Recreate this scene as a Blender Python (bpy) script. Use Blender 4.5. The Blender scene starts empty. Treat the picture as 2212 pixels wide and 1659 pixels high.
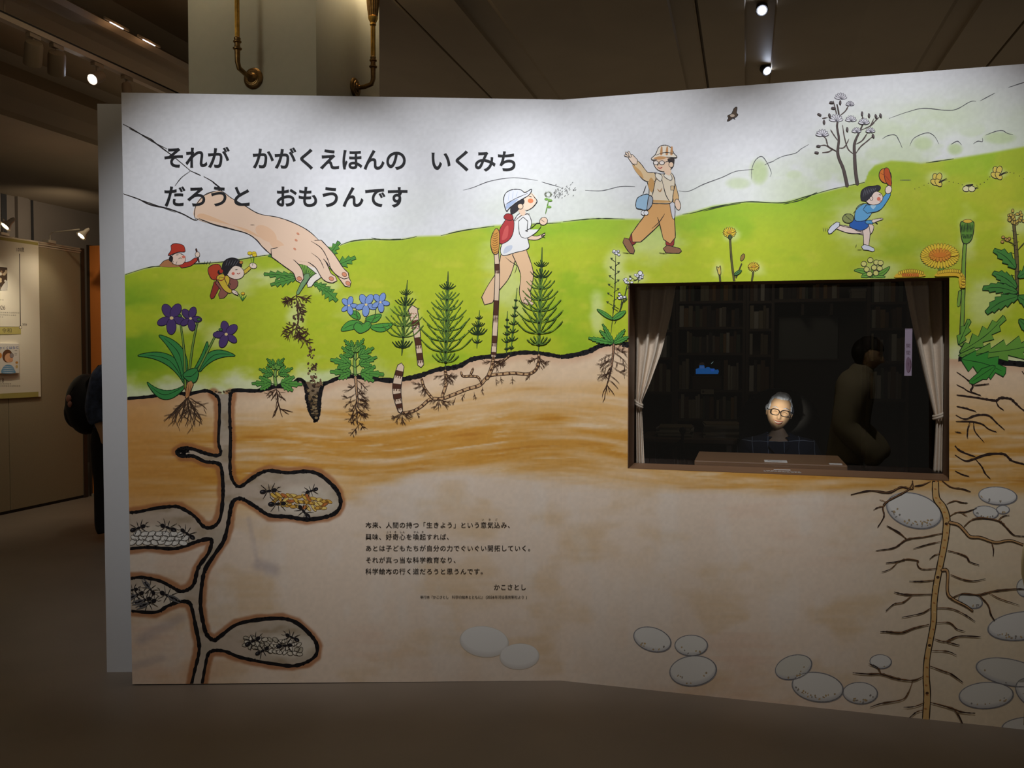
import bpy, bmesh, math, random
import numpy as np
from mathutils import Vector, Matrix
from mathutils.geometry import tessellate_polygon

random.seed(7)
RNG = np.random.RandomState(11)
sc = bpy.context.scene
COL = sc.collection

# ------------------------------------------------------------------ camera
FPX, CXP, CYP = 1830.0, 1106.0, 829.5
PITCH, ROLL, HC = 0.0327513, 0.0016538, 1.521982
fw = np.array([0, math.cos(PITCH), -math.sin(PITCH)])
r0 = np.array([1.0, 0, 0]); u0 = np.cross(r0, fw)
rt = math.cos(ROLL)*r0 + math.sin(ROLL)*u0
up = -math.sin(ROLL)*r0 + math.cos(ROLL)*u0
cam_d = bpy.data.cameras.new('camera'); cam = bpy.data.objects.new('camera', cam_d); COL.objects.link(cam)
cam_d.sensor_width = 36; cam_d.lens = FPX/2212*36; cam_d.clip_start = 0.02
m = Matrix.Identity(4)
for i in range(3):
    m[i][0] = rt[i]; m[i][1] = up[i]; m[i][2] = -fw[i]
m[2][3] = HC
cam.matrix_world = m
sc.camera = cam
sc.view_settings.view_transform = 'Standard'; sc.view_settings.look = 'None'
sc.view_settings.exposure = 0.0; sc.view_settings.gamma = 1.0
sc.view_settings.use_curve_mapping = False

# ------------------------------------------------------------------ world + lights
w = bpy.data.worlds.new('world'); sc.world = w; w.use_nodes = True
bgn = w.node_tree.nodes['Background']; bgn.inputs[0].default_value = (1.0, 0.90, 0.76, 1); bgn.inputs[1].default_value = 0.07

# building frame: fold of the mural wall is the origin, B runs along the right mural wall, A runs away behind it
FO = np.array([0.23218, 3.93082, 0.0])
bx = np.array([1.820706, -0.503149, 0.0]); bx /= np.linalg.norm(bx)
ax = np.array([-bx[1], bx[0], 0.0])
ROTB = math.atan2(bx[1], bx[0])
def W(b, a, z=0.0): return FO + bx*b + ax*a + np.array([0, 0, z])
CAM = np.array([0, 0, HC])
def rays(px, py):
    px = np.asarray(px, float); py = np.asarray(py, float)
    return fw + ((px-CXP)/FPX)[..., None]*rt - ((py-CYP)/FPX)[..., None]*up
def hit(px, py, p0, n):
    d = rays(px, py); t = ((p0-CAM)@n)/(d@n)
    return CAM + d*t[..., None]
def on_a(px, py, a):
    P = hit(np.array(px), np.array(py), W(0, a), ax) - FO
    return float(P@bx), float(P[2])
def on_b(px, py, b):
    P = hit(np.array(px), np.array(py), W(b, 0), bx) - FO
    return float(P@ax), float(P[2])
def on_z(px, py, z):
    P = hit(np.array(px), np.array(py), np.array([0, 0, z]), np.array([0, 0, 1.0])) - FO
    return float(P@bx), float(P@ax)
def project(P):
    v = P-CAM; d = v@fw
    return CXP+FPX*(v@rt)/d, CYP-FPX*(v@up)/d

def spot(loc, tgt, power, angle, blend, col, size=0.03):
    l = bpy.data.lights.new('gallery_or_fill_spot', 'SPOT'); l.energy = power; l.spot_size = math.radians(angle)
    l.spot_blend = blend; l.color = col; l.shadow_soft_size = size
    o = bpy.data.objects.new('gallery_or_fill_spot', l); COL.objects.link(o)
    o.location = loc
    o.rotation_euler = (Vector(tgt)-Vector(loc)).to_track_quat('-Z', 'Y').to_euler()
    return o
def pointl(loc, power, col, size=0.05):
    l = bpy.data.lights.new('lamp_or_fill_glow', 'POINT'); l.energy = power; l.color = col; l.shadow_soft_size = size
    o = bpy.data.objects.new('lamp_or_fill_glow', l); COL.objects.link(o); o.location = loc
    return o

COOL = (0.93, 0.95, 1.0); WARM = (1.0, 0.78, 0.5)
# track spots washing the mural: (b along the wall, distance in front, height, aim height, power, cone)
LWB = np.array([-1.75705, 3.86150, 0.0]); LWD = FO-LWB; LWD = LWD/np.linalg.norm(LWD); LWN = np.array([LWD[1], -LWD[0], 0])
for s_, d, z, zt, p, an in ((0.55, 1.85, 3.6, 1.72, 152, 50), (1.50, 1.85, 3.6, 1.72, 148, 49)):
    q = LWB+LWD*s_
    spot(q+LWN*d+np.array([0, 0, z]), q+np.array([0, 0, zt]), p, an, 0.8, COOL)
for b, d, z, zt, p, an in ((0.27, 1.8, 3.6, 1.83, 138, 50), (1.36, 1.8, 3.6, 1.83, 152, 51)):
    spot(W(b, -d, z), W(b, 0, zt), p, an, 0.8, COOL)
# unseen fill spots added for low general light in the hall
for l, t, p in (((-4.0, 1.5, 3.7), (-4.4, 2.5, 0), 14), ((-2.0, -3.5, 3.8), (-2.0, -3.0, 0), 14), ((2.2, -3.5, 3.8), (2.2, -3.2, 0), 10)):
    spot(W(*l), W(*t), p, 110, 0.9, (1.0, 0.85, 0.68))
# unseen upward area lights added to brighten the ceiling
def upfill(b, a, z, sx, sy, p):
    l = bpy.data.lights.new('ceiling_fill', 'AREA'); l.shape = 'RECTANGLE'; l.size = sx; l.size_y = sy; l.energy = p; l.color = (1, .86, .66)
    o = bpy.data.objects.new('ceiling_fill', l); COL.objects.link(o); o.location = W(b, a, z); o.rotation_euler = (math.pi, 0, ROTB)
upfill(0.5, 6.5, 2.75, 7, 6, 15); upfill(-5.0, 6.5, 2.9, 3, 8, 11); upfill(-0.5, -2.6, 3.4, 7, 4, 40)
spot(W(-3.4, -3.2, 3.9), W(-2.1, 0.9, 3.45), 60, 42, .9, (1, .95, .76), .35)  # unseen soft spot added to lift the column
spot(W(-6.9, 4.6, 3.2), W(-8.2, 5.4, 2.7), 40, 130, .9, (1, .88, .74), .2)  # unseen wide fill added to wash the left wall
spot(W(-6.9, 8.6, 3.2), W(-8.2, 9.2, 2.7), 46, 130, .9, (1, .88, .74), .2)  # second added fill, farther along the left wall

# ------------------------------------------------------------------ helpers
def lin(c):
    out = []
    for v in c:
        v /= 255.0
        out.append(v/12.92 if v <= 0.04045 else ((v+0.055)/1.055)**2.4)
    return tuple(out)
MATS = {}
def mat(name, col, rough=0.6, metal=0.0, noise=0.0, nscale=8.0, bump=0.0, emit=None, estr=0.0, spec=0.5, sheen=0):
    if name in MATS: return MATS[name]
    m = bpy.data.materials.new(name); m.use_nodes = True; nt = m.node_tree
    b = nt.nodes['Principled BSDF']
    c = lin(col); b.inputs['Base Color'].default_value = (*c, 1)
    b.inputs['Roughness'].default_value = rough; b.inputs['Metallic'].default_value = metal
    b.inputs['Specular IOR Level'].default_value = spec
    if noise or bump:
        tc = nt.nodes.new('ShaderNodeTexCoord'); n = nt.nodes.new('ShaderNodeTexNoise')
        n.inputs['Scale'].default_value = nscale; n.inputs['Detail'].default_value = 6
        nt.links.new(tc.outputs['Object'], n.inputs['Vector'])
        if noise:
            r = nt.nodes.new('ShaderNodeMapRange'); r.inputs[1].default_value = 0.3; r.inputs[2].default_value = 0.7
            r.inputs[3].default_value = 1-noise; r.inputs[4].default_value = 1+noise
            nt.links.new(n.outputs['Fac'], r.inputs[0])
            mx = nt.nodes.new('ShaderNodeVectorMath'); mx.operation = 'SCALE'; mx.inputs[0].default_value = c
            nt.links.new(r.outputs[0], mx.inputs['Scale']); nt.links.new(mx.outputs[0], b.inputs['Base Color'])
        if bump:
            bp = nt.nodes.new('ShaderNodeBump'); bp.inputs['Strength'].default_value = bump; bp.inputs['Distance'].default_value = 0.01
            nt.links.new(n.outputs['Fac'], bp.inputs['Height']); nt.links.new(bp.outputs[0], b.inputs['Normal'])
    if emit:
        b.inputs['Emission Color'].default_value = (*lin(emit), 1); b.inputs['Emission Strength'].default_value = estr
    MATS[name] = m
    return m
def attr_mat(name, rough=0.6, spec=0.3, emit=0.0):
    if name in MATS: return MATS[name]
    m = bpy.data.materials.new(name); m.use_nodes = True; nt = m.node_tree; b = nt.nodes['Principled BSDF']
    at = nt.nodes.new('ShaderNodeAttribute'); at.attribute_name = 'paint'
    nt.links.new(at.outputs['Color'], b.inputs['Base Color'])
    b.inputs['Roughness'].default_value = rough; b.inputs['Specular IOR Level'].default_value = spec
    if emit:
        nt.links.new(at.outputs['Color'], b.inputs['Emission Color']); b.inputs['Emission Strength'].default_value = emit
    MATS[name] = m
    return m

def link(o, parent=None, label=None, cat=None, group=None, kind=None):
    COL.objects.link(o)
    if parent is not None: o.parent = parent
    if label: o['label'] = label
    if cat: o['category'] = cat
    if group: o['group'] = group
    if kind: o['kind'] = kind
    return o
def thing(name, label, cat, loc, rot=ROTB, group=None, kind=None):
    o = bpy.data.objects.new(name, None); o.empty_display_size = 0.1
    o.location = loc; o.rotation_euler = (0, 0, rot)
    return link(o, None, label, cat, group, kind)

class MB:
    """collects primitives into one mesh (local coordinates)"""
    def __init__(s): s.bm = bmesh.new()
    def box(s, c, size, rz=0, ry=0, rx=0, bev=0):
        r = bmesh.ops.create_cube(s.bm, size=1.0)
        vs = r['verts']
        M = Matrix.Translation(c) @ Matrix.Rotation(rz, 4, 'Z') @ Matrix.Rotation(ry, 4, 'Y') @ Matrix.Rotation(rx, 4, 'X') @ Matrix.Diagonal((*size, 1))
        bmesh.ops.transform(s.bm, matrix=M, verts=vs)
        if bev:
            es = list({e for v in vs for e in v.link_edges})
            bmesh.ops.bevel(s.bm, geom=es, offset=bev, segments=2, affect='EDGES', profile=0.5)
        return s
    def bb(s, x0, x1, y0, y1, z0, z1, bev=0):
        return s.box(((x0+x1)/2, (y0+y1)/2, (z0+z1)/2), (x1-x0, y1-y0, z1-z0), bev=bev)
    def tube(s, pts, r, n=12, cap=True):
        pts = [Vector(p) for p in pts]; k = len(pts)
        rs = r if isinstance(r, (list, tuple)) else [r]*k
        rings = []; prev = None
        for i, p in enumerate(pts):
            t = (pts[min(i+1, k-1)]-pts[max(i-1, 0)]).normalized()
            if prev is None:
                ref = Vector((0, 0, 1)) if abs(t.z) < 0.9 else Vector((1, 0, 0))
                x = t.cross(ref).normalized()
            else:
                x = (prev - t*prev.dot(t)).normalized()
            prev = x; y = t.cross(x)
            rings.append([s.bm.verts.new(p + (x*math.cos(2*math.pi*j/n)+y*math.sin(2*math.pi*j/n))*rs[i]) for j in range(n)])
        for a, b in zip(rings, rings[1:]):
            for j in range(n):
                s.bm.faces.new((a[j], a[(j+1) % n], b[(j+1) % n], b[j]))
        if cap:
            s.bm.faces.new(rings[0][::-1]); s.bm.faces.new(rings[-1])
        return s
    def lathe(s, prof, o=(0, 0, 0), axis=(0, 0, 1), n=24):
        o = Vector(o); q = Vector((0, 0, 1)).rotation_difference(Vector(axis))
        rings = []
        for r, h in prof:
            rings.append([s.bm.verts.new(o + q @ Vector((max(r, 1e-4)*math.cos(2*math.pi*j/n), max(r, 1e-4)*math.sin(2*math.pi*j/n), h))) for j in range(n)])
        for a, b in zip(rings, rings[1:]):
            for j in range(n):
                s.bm.faces.new((a[j], a[(j+1) % n], b[(j+1) % n], b[j]))
        s.bm.faces.new(rings[0][::-1]); s.bm.faces.new(rings[-1])
        return s
    def ball(s, c, r, seg=16):
        rr = bmesh.ops.create_uvsphere(s.bm, u_segments=seg, v_segments=max(6, seg*2//3), radius=1)
        rad = r if isinstance(r, (tuple, list)) else (r, r, r)
        bmesh.ops.transform(s.bm, matrix=Matrix.Translation(c) @ Matrix.Diagonal((*rad, 1)), verts=rr['verts'])
        return s
    def prism(s, prof, y0, y1):
        """closed profile in x,z extruded along y"""
        a = [s.bm.verts.new((x, y0, z)) for x, z in prof]; b = [s.bm.verts.new((x, y1, z)) for x, z in prof]
        n = len(prof)
        for j in range(n): s.bm.faces.new((a[j], a[(j+1) % n], b[(j+1) % n], b[j]))
        s.bm.faces.new(a[::-1]); s.bm.faces.new(b)
        return s
    def mesh(s, name, m, smooth=False):
        bmesh.ops.recalc_face_normals(s.bm, faces=s.bm.faces)
        me = bpy.data.meshes.new(name); s.bm.to_mesh(me); s.bm.free()
        if m: me.materials.append(m)
        if smooth:
            me.polygons.foreach_set('use_smooth', [True]*len(me.polygons))
            try: me.set_sharp_from_angle(angle=math.radians(40))
            except Exception: pass
        return me
    def build(s, name, m, parent=None, smooth=False, **kw):
        o = bpy.data.objects.new(name, s.mesh(name, m, smooth))
        return link(o, parent, **kw)
def struct(name, mb, m, smooth=False, world=False):
    o = mb.build(name, m, None, smooth, kind='structure')
    if not world:
        o.location = FO; o.rotation_euler = (0, 0, ROTB)
    return o

# ------------------------------------------------------------------ the 2-D print toolkit
INK = (38, 34, 36)
def crom(pts, closed=False, n=6):
    P = [np.array(p, float) for p in pts]; k = len(P)
    if k < 3: 
        return [P[0]+(P[-1]-P[0])*t for t in np.linspace(0, 1, max(3, n))]
    out = []
    rng = range(k) if closed else range(k-1)
    for i in rng:
        p0 = P[(i-1) % k] if closed else P[max(i-1, 0)]; p1 = P[i]; p2 = P[(i+1) % k]; p3 = P[(i+2) % k] if closed else P[min(i+2, k-1)]
        m_ = max(2, min(n, int(np.hypot(*(p2-p1))/2.5)+1))
        for j in range(m_):
            t = j/m_
            out.append(0.5*((2*p1)+(-p0+p2)*t+(2*p0-5*p1+4*p2-p3)*t*t+(-p0+3*p1-3*p2+p3)*t**3))
    if not closed: out.append(P[-1])
    return out
LIN = {}
class Art:
    def __init__(s, layer=1, step=0):
        s.V = []; s.F = []; s.C = []; s.h = 0.0004+layer*0.00035; s.step = 3e-5; s.last = None
    def _add(s, pts, faces, col, solid=False):
        if col != s.last or solid: s.h += s.step
        s.last = col; o = len(s.V)
        if col not in LIN: LIN[col] = lin(col)
        c = LIN[col]
        for p in pts: s.V.append((p[0], p[1], s.h)); s.C.append(c)
        s.F += [tuple(o+i for i in f) for f in faces]
    def fill(s, pts, col, smooth=True):
        q = crom(pts, True) if smooth else [np.array(p, float) for p in pts]
        if len(q) < 3: return
        t = tessellate_polygon([[Vector((p[0], p[1], 0)) for p in q]])
        s._add(q, t, col, True)
    def line(s, pts, w=1.8, col=INK, taper=0.4, wob=0.25, smooth=True, closed=False):
        q = crom(pts, closed) if smooth else [np.array(p, float) for p in pts]
        if closed: q = q+[q[0]]
        k = len(q)
        if k < 2: return
        L = []; 
        for i in range(k):
            t = q[min(i+1, k-1)]-q[max(i-1, 0)]; n = np.hypot(*t) or 1; nx = np.array([-t[1], t[0]])/n
            f = 1.0
            if taper and not closed:
                e = min(i, k-1-i)/max(1, (k-1)*0.3); f = taper+(1-taper)*min(1, e)
            ww = w*0.5*f*(1+random.uniform(-wob, wob))
            L.append((q[i]+nx*ww, q[i]-nx*ww))
        pts2 = [p for ab in L for p in ab]
        s._add(pts2, [(2*i, 2*i+1, 2*i+3, 2*i+2) for i in range(k-1)], col)
    def shape(s, pts, col, w=1.7, ink=INK, smooth=True):
        s.fill(pts, col, smooth)
        q = pts if smooth else pts
        s.line(q, w, ink, closed=True, smooth=smooth)
    def ell(s, x, y, rx, ry, col, rot=0, w=0, ink=INK, n=14):
        c, d = math.cos(rot), math.sin(rot)
        p = [(x+rx*math.cos(t)*c-ry*math.sin(t)*d, y+rx*math.cos(t)*d+ry*math.sin(t)*c) for t in np.linspace(0, 2*math.pi, n, endpoint=False)]
        if col: s.fill(p, col)
        if w: s.line(p, w, ink, closed=True)
    def limb(s, pts, ws, col, w=1.6, ink=INK, cap=(True, True)):
        q = crom(pts); k = len(q); A = []; B = []
        for i in range(k):
            t = q[min(i+1, k-1)]-q[max(i-1, 0)]; t = t/(np.hypot(*t) or 1); nx = np.array([-t[1], t[0]])
            ww = np.interp(i/(k-1), np.linspace(0, 1, len(ws)), ws)/2
            A.append(q[i]+nx*ww); B.append(q[i]-nx*ww)
        tt = q[-1]-q[-2]; tt = tt/(np.hypot(*tt) or 1)
        t0 = q[0]-q[1]; t0 = t0/(np.hypot(*t0) or 1)
        loop = A+([q[-1]+tt*ws[-1]*0.45] if cap[1] else [])+B[::-1]+([q[0]+t0*ws[0]*0.45] if cap[0] else [])
        s.fill(loop, col, False)
        if w: 
            s.line(loop+[loop[0]], w, ink, smooth=False, taper=0)
    def leaf(s, base, tip, width, lobes, col, depth=0.45, bend=0.0, w=1.4, mid=True, ink=(28, 60, 30), fwd=0.55):
        b = np.array(base, float); t = np.array(tip, float); d = t-b; L = np.hypot(*d); u = d/L; nx = np.array([-u[1], u[0]])
        def cen(q): return b+d*q+nx*bend*L*4*q*(1-q)
        def hw(q): return width/2*(math.sin(math.pi*min(1, q*0.92+0.06))**0.7)
        S = []
        for side in (1, -1):
            P = []
            if lobes <= 0:
                for q in np.linspace(0.03, 0.97, 10): P.append(cen(q)+nx*side*hw(q))
            else:
                for i in range(lobes):
                    q0 = (i+0.15)/lobes; q1 = min(0.98, (i+fwd+random.uniform(-.1, .1))/lobes+0.25/lobes)
                    P.append(cen(q0)+nx*side*hw(q0)*(1-depth))
                    P.append(cen(q1)+nx*side*hw(q1)*random.uniform(0.9, 1.1)+u*L*0.04)
            S.append(P)
        loop = [b]+S[0]+[t]+S[1][::-1]
        s.shape(loop, col, w, ink, smooth=(lobes <= 0))
        if mid: s.line([b, cen(0.5), cen(0.9)], w*0.8, ink)
    def roots(s, x, y, ang, L, w, depth=2, col=(70, 48, 36), spread=0.9, n=5):
        p = [(x, y)]; a = ang; k = max(3, int(L/9)); 
        for i in range(k):
            a += random.uniform(-.35, .35); a = ang+(a-ang)*0.85
            p.append((p[-1][0]+math.cos(a)*L/k, p[-1][1]+math.sin(a)*L/k))
        s.line(p, w, col, taper=0.35)
        if depth > 0:
            for j in range(n):
                i = random.randint(1, k-1) if k > 1 else 0; sd = random.choice((-1, 1))
                s.roots(p[i][0], p[i][1], a+sd*random.uniform(.5, 1)*spread, L*random.uniform(.25, .5), w*0.65, depth-1, col, spread, max(1, n-2))
    def horsetail(s, x, yb, yt, levels, spread, lean=0, col=(48, 86, 34), n=8):
        H = yb-yt
        X = lambda y: x+lean*(yb-y)/H
        s.line([(X(yb), yb), (X((yb+yt)/2), (yb+yt)/2), (X(yt), yt)], 4.6 if spread > 25 else 3.4, INK, taper=0.35)
        s.line([(X(yb), yb), (X((yb+yt)/2), (yb+yt)/2), (X(yt), yt)], 2.2, (90, 130, 50), taper=0.1)
        for i in range(levels):
            f = (i+0.4)/levels; y = yt+H*(0.14+0.84*f); sp = spread*min(1, 0.25+1.15*f)*(1.0 if f < 0.85 else (0.5 if i == levels-1 else 1))
            nn = n if sp > 14 else 5
            for k in range(nn):
                u_ = -1+2*k/(nn-1)
                if abs(u_) < 0.1: continue
                xx = X(y)
                e = (xx+u_*sp, y-sp*(0.55+0.35*(1-abs(u_)))+random.uniform(-2, 2)); md = (xx+u_*sp*0.55, y-sp*(0.12+0.5*(1-abs(u_))))
                s.line([(xx, y), md, e], 2.5 if sp > 16 else 1.8, (36, 58, 28), taper=0.6, wob=0.4)
                if sp > 24: s.line([(xx, y), md, e], 1.0, (120, 160, 60), taper=0.6)
            s.ell(X(y), y, 3.2, 2, (32, 44, 26))
    def shoot(s, path, ws, bands, head=None):
        s.limb(path, ws, (232, 205, 176), 1.6)
        q = crom(path, n=10); k = len(q)
        for f, ln in bands:
            i = int(f*(k-1)); j = min(k-1, i+max(1, int(ln*(k-1)))); ww = np.interp(f, np.linspace(0, 1, len(ws)), ws)
            s.limb([q[i], q[(i+j)//2], q[j]], [ww, ww*0.96, ww*0.92], (84, 48, 32), 0.8, (50, 30, 24), cap=(False, False))
            for t in (-.3, 0, .3):
                u_ = q[j]-q[i]; un = np.array([-u_[1], u_[0]])/(np.hypot(*u_) or 1)
                s.line([q[j]+un*ww*t, q[j]+un*ww*t+u_*0.5], 2.2, (84, 48, 32), taper=0.2)
    def ant(s, x, y, L, ang, wings=False):
        c, d = math.cos(ang), math.sin(ang)
        R = lambda u_, v: (x+u_*c-v*d, y+u_*d+v*c)
        K = (30, 27, 30)
        for u_, ru, rv in ((-0.38, .2, .13), (-0.02, .16, .07), (.3, .15, .12)):
            p = R(u_*L, 0); s.ell(p[0], p[1], ru*L, rv*L, K, rot=ang)
        p = R(-.42*L, -.03*L); s.ell(p[0], p[1], .07*L, .03*L, (90, 88, 92), rot=ang)
        for u_, e in ((-.1, -.35), (0, .02), (.1, .3)):
            for sd in (1, -1):
                s.line([R(u_*L, 0), R((u_+e*.5)*L, sd*.22*L), R((u_+e)*L, sd*.42*L)], 1.5, K, smooth=False)
        for sd in (1, -1): s.line([R(.42*L, 0), R(.55*L, sd*.12*L), R(.72*L, sd*.14*L)], 1.2, K, smooth=False)
        if wings:
            for sd in (-1, 1): s.line([R(0, 0), R(-.3*L, sd*.1*L), R(-.8*L, sd*.06*L)], 3, (110, 108, 108), taper=.3)
    def text(s, string, x0, y0, x1, y1, size, col=INK, bold=0.012):
        n = len(string)
        for i, ch in enumerate(string):
            if ch in ' \u3000': continue
            f = i/max(1, n-1); cx = x0+(x1-x0)*f; cy = y0+(y1-y0)*f
            V, F = glyph(ch, bold)
            s._add([(cx+(v[0]-0.49)*size, cy-(v[1]-0.36)*size) for v in V], F, col)
    def words(s, string, x0, y, width, size, col=INK, bold=0.01, slope=0.0):
        V, F = glyph(string, bold); mx = max(v[0] for v in V)
        k = width/mx
        s._add([(x0+v[0]*k, y+slope*v[0]*k-v[1]*size) for v in V], F, col)
    def build(s, name, mapf, parent, origin, label=None, m=None):
        if not s.V: return None
        V = fit_print(np.array(s.V)) if mapf is mapM else np.array(s.V); P = mapf(V[:, 0], V[:, 1], V[:, 2]) - origin
        if parent is not None and parent.rotation_euler[2]:
            c_, s_ = math.cos(parent.rotation_euler[2]), math.sin(parent.rotation_euler[2])
            P = np.stack([P[:, 0]*c_+P[:, 1]*s_, -P[:, 0]*s_+P[:, 1]*c_, P[:, 2]], -1)
        me = bpy.data.meshes.new(name); me.from_pydata(P.tolist(), [], s.F)
        at = me.color_attributes.new('paint', 'FLOAT_COLOR', 'POINT')
        c = np.ones((len(V), 4), np.float32); c[:, :3] = np.array(s.C); at.data.foreach_set('color', c.ravel())
        me.materials.append(m or attr_mat('printed_ink', 0.6, 0.25))
        o = bpy.data.objects.new(name, me)
        return link(o, parent, label=label)
_gc = {}
_fc = bpy.data.curves.new('type_setter', 'FONT'); _fo = bpy.data.objects.new('type_setter', _fc); COL.objects.link(_fo)
def glyph(ch, bold):
    key = (ch, bold)
    if key not in _gc:
        _fc.body = ch; _fc.offset = bold; _fc.resolution_u = 6
        bpy.context.view_layer.update()
        dg = bpy.context.evaluated_depsgraph_get()
        me = bpy.data.meshes.new_from_object(_fo.evaluated_get(dg))
        _gc[key] = ([(v.co.x, v.co.y) for v in me.vertices], [tuple(p.vertices) for p in me.polygons])
        bpy.data.meshes.remove(me)
    return _gc[key]
class Crop:
    def __init__(s, x, y, k): s.x, s.y, s.k = x, y, k
    def __call__(s, *p): return [(s.x+a/s.k, s.y+b/s.k) for a, b in p]
    def o(s, a, b): return (s.x+a/s.k, s.y+b/s.k)

# ------------------------------------------------------------------ mural planes
LB = np.array([-1.75705, 3.86150, 0.0]); dl = FO-LB; dl /= np.linalg.norm(dl)
nL = np.array([dl[1], -dl[0], 0]); nR = -ax.copy()      # both towards the viewer
HM = 2.70
def mapM(px, py, h):
    px = np.asarray(px, float); py = np.asarray(py, float)
    PL = hit(px, py, FO, nL); PR = hit(px, py, FO, nR)
    isL = ((PL-FO)@dl < 0)
    h = np.asarray(h, float)[..., None]
    return np.where(isL[..., None], PL+nL*h, PR+nR*h)

def fit_print(V):
    # the print stops at the board's free edge and at the window cut-out
    V[:, 0] = np.maximum(V[:, 0], 262.8+(V[:, 1]-200)*24/1278)
    x, y = V[:, 0], V[:, 1]
    yt = 612-15*(x-1360)/708; yb = 1012+25*(x-1357)/703; xl = 1360-3*(y-612)/400; xr = 2068-8*(y-597)/440
    i = (x > xl) & (x < xr) & (y > yt) & (y < yb)
    d = np.stack([x-xl, xr-x, y-yt, yb-y], -1); k = d.argmin(-1)
    for j, (c, t) in enumerate(((0, xl), (0, xr), (1, yt), (1, yb))):
        q = i & (k == j); V[q, c] = t[q]
    yf = np.where(x < 1214, 1478-8*(x-286)/928, 1470+108*(x-1214)/998)
    V[:, 1] = np.minimum(V[:, 1], yf-.5)
    return V
# value noise
_lat = RNG.rand(256, 256)
def vnoise(x, y):
    xi = np.floor(x).astype(int); yi = np.floor(y).astype(int); fx = x-xi; fy = y-yi
    fx = fx*fx*(3-2*fx); fy = fy*fy*(3-2*fy)
    g = lambda a, b: _lat[a % 256, b % 256]
    return (g(xi, yi)*(1-fx)+g(xi+1, yi)*fx)*(1-fy)+(g(xi, yi+1)*(1-fx)+g(xi+1, yi+1)*fx)*fy
def fbm(x, y, o=4):
    s = 0; a = 0.5; t = 0
    for i in range(o):
        s = s+a*vnoise(x*2**i+17*i, y*2**i+31*i); t += a; a *= 0.5
    return s/t
def sm(a, b, x): 
    t = np.clip((x-a)/(b-a), 0, 1); return t*t*(3-2*t)

HILL = [(255, 600), (268, 594), (316, 579), (354, 574), (478, 566), (556, 554), (579, 551), (650, 545), (734, 530), (760, 521), (800, 517), (860, 518), (900, 511),
        (955, 509), (985, 500), (1070, 487), (1190, 482), (1280, 472), (1380, 474), (1440, 474), (1470, 465), (1500, 457), (1540, 445), (1610, 436), (1690, 438), (1740, 425),
        (1830, 402), (1868, 394), (1876, 372), (1890, 357), (1925, 347), (1970, 350), (1990, 353), (2060, 343), (2140, 330), (2212, 317), (2500, 290)]
GROUND = [(262, 864), (273, 861), (329, 856), (374, 847), (405, 851), (443, 844), (460, 849), (498, 851), (508, 843), (556, 844), (594, 835), (625, 833), (645, 820), (655, 823),
          (698, 830), (711, 825), (736, 815), (764, 813), (800, 818), (849, 822), (876, 818), (905, 812), (925, 805), (947, 798), (979, 794), (996, 789), (1015, 778), (1040, 772),
          (1089, 768), (1123, 762), (1154, 762), (1186, 766), (1211, 771), (1235, 768), (1272, 759), (1298, 746), (1320, 743), (1360, 745), (1700, 760), (2068, 775), (2120, 778), (2212, 786), (2500, 800)]
c8 = Crop(260, 1000, 3.319)
TL_ = [(460, 849), (473, 863), (474, 904), (472, 954), (477, 977), (468, 984), (443, 979), (417, 970), (395, 968), (382, 976), (392, 985), (417, 985), (443, 997), (468, 1000), (478, 1010)] + \
    c8((735, 150), (735, 250), (720, 380), (690, 440), (640, 465), (590, 450), (530, 380), (430, 320), (370, 312), (250, 325), (130, 350), (50, 356))
T2_ = c8((50, 616), (200, 605), (370, 615), (450, 600), (560, 560), (640, 545), (655, 570), (630, 650), (560, 750), (530, 860), (490, 905), (430, 920), (370, 890), (280, 845), (150, 820), (65, 830))
T3_ = c8((70, 1060), (250, 1070), (340, 1025), (420, 995), (490, 1000), (515, 1050), (540, 1170), (565, 1300), (560, 1380), (535, 1480), (508, 1600))
TR_ = [(498, 851), (496, 878), (497, 916), (498, 944), (497, 1005)] + c8((795, 100), (830, 160), (870, 165), (930, 120), (1000, 75), (1070, 55), (1200, 70), (1330, 60), (1420, 80), (1500, 140), (1560, 210), (1580, 290),
    (1550, 350), (1480, 385), (1340, 405), (1200, 385), (1070, 375), (980, 320), (900, 270), (860, 255), (820, 265), (795, 310), (770, 450), (740, 560), (680, 650), (610, 760), (585, 870), (575, 1020),
    (595, 1150), (620, 1230), (670, 1270), (720, 1240), (830, 1160), (980, 1125), (1160, 1115), (1270, 1150), (1370, 1240), (1410, 1310), (1400, 1380), (1330, 1430), (1230, 1455), (1100, 1440), (980, 1420),
    (850, 1390), (750, 1350), (670, 1345), (630, 1370), (610, 1450), (583, 1605))
PITL = [(655, 823), (663, 843), (665, 866), (672, 890), (683, 911)]
PITR = [(698, 830), (691, 853), (688, 891), (683, 911)]

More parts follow.
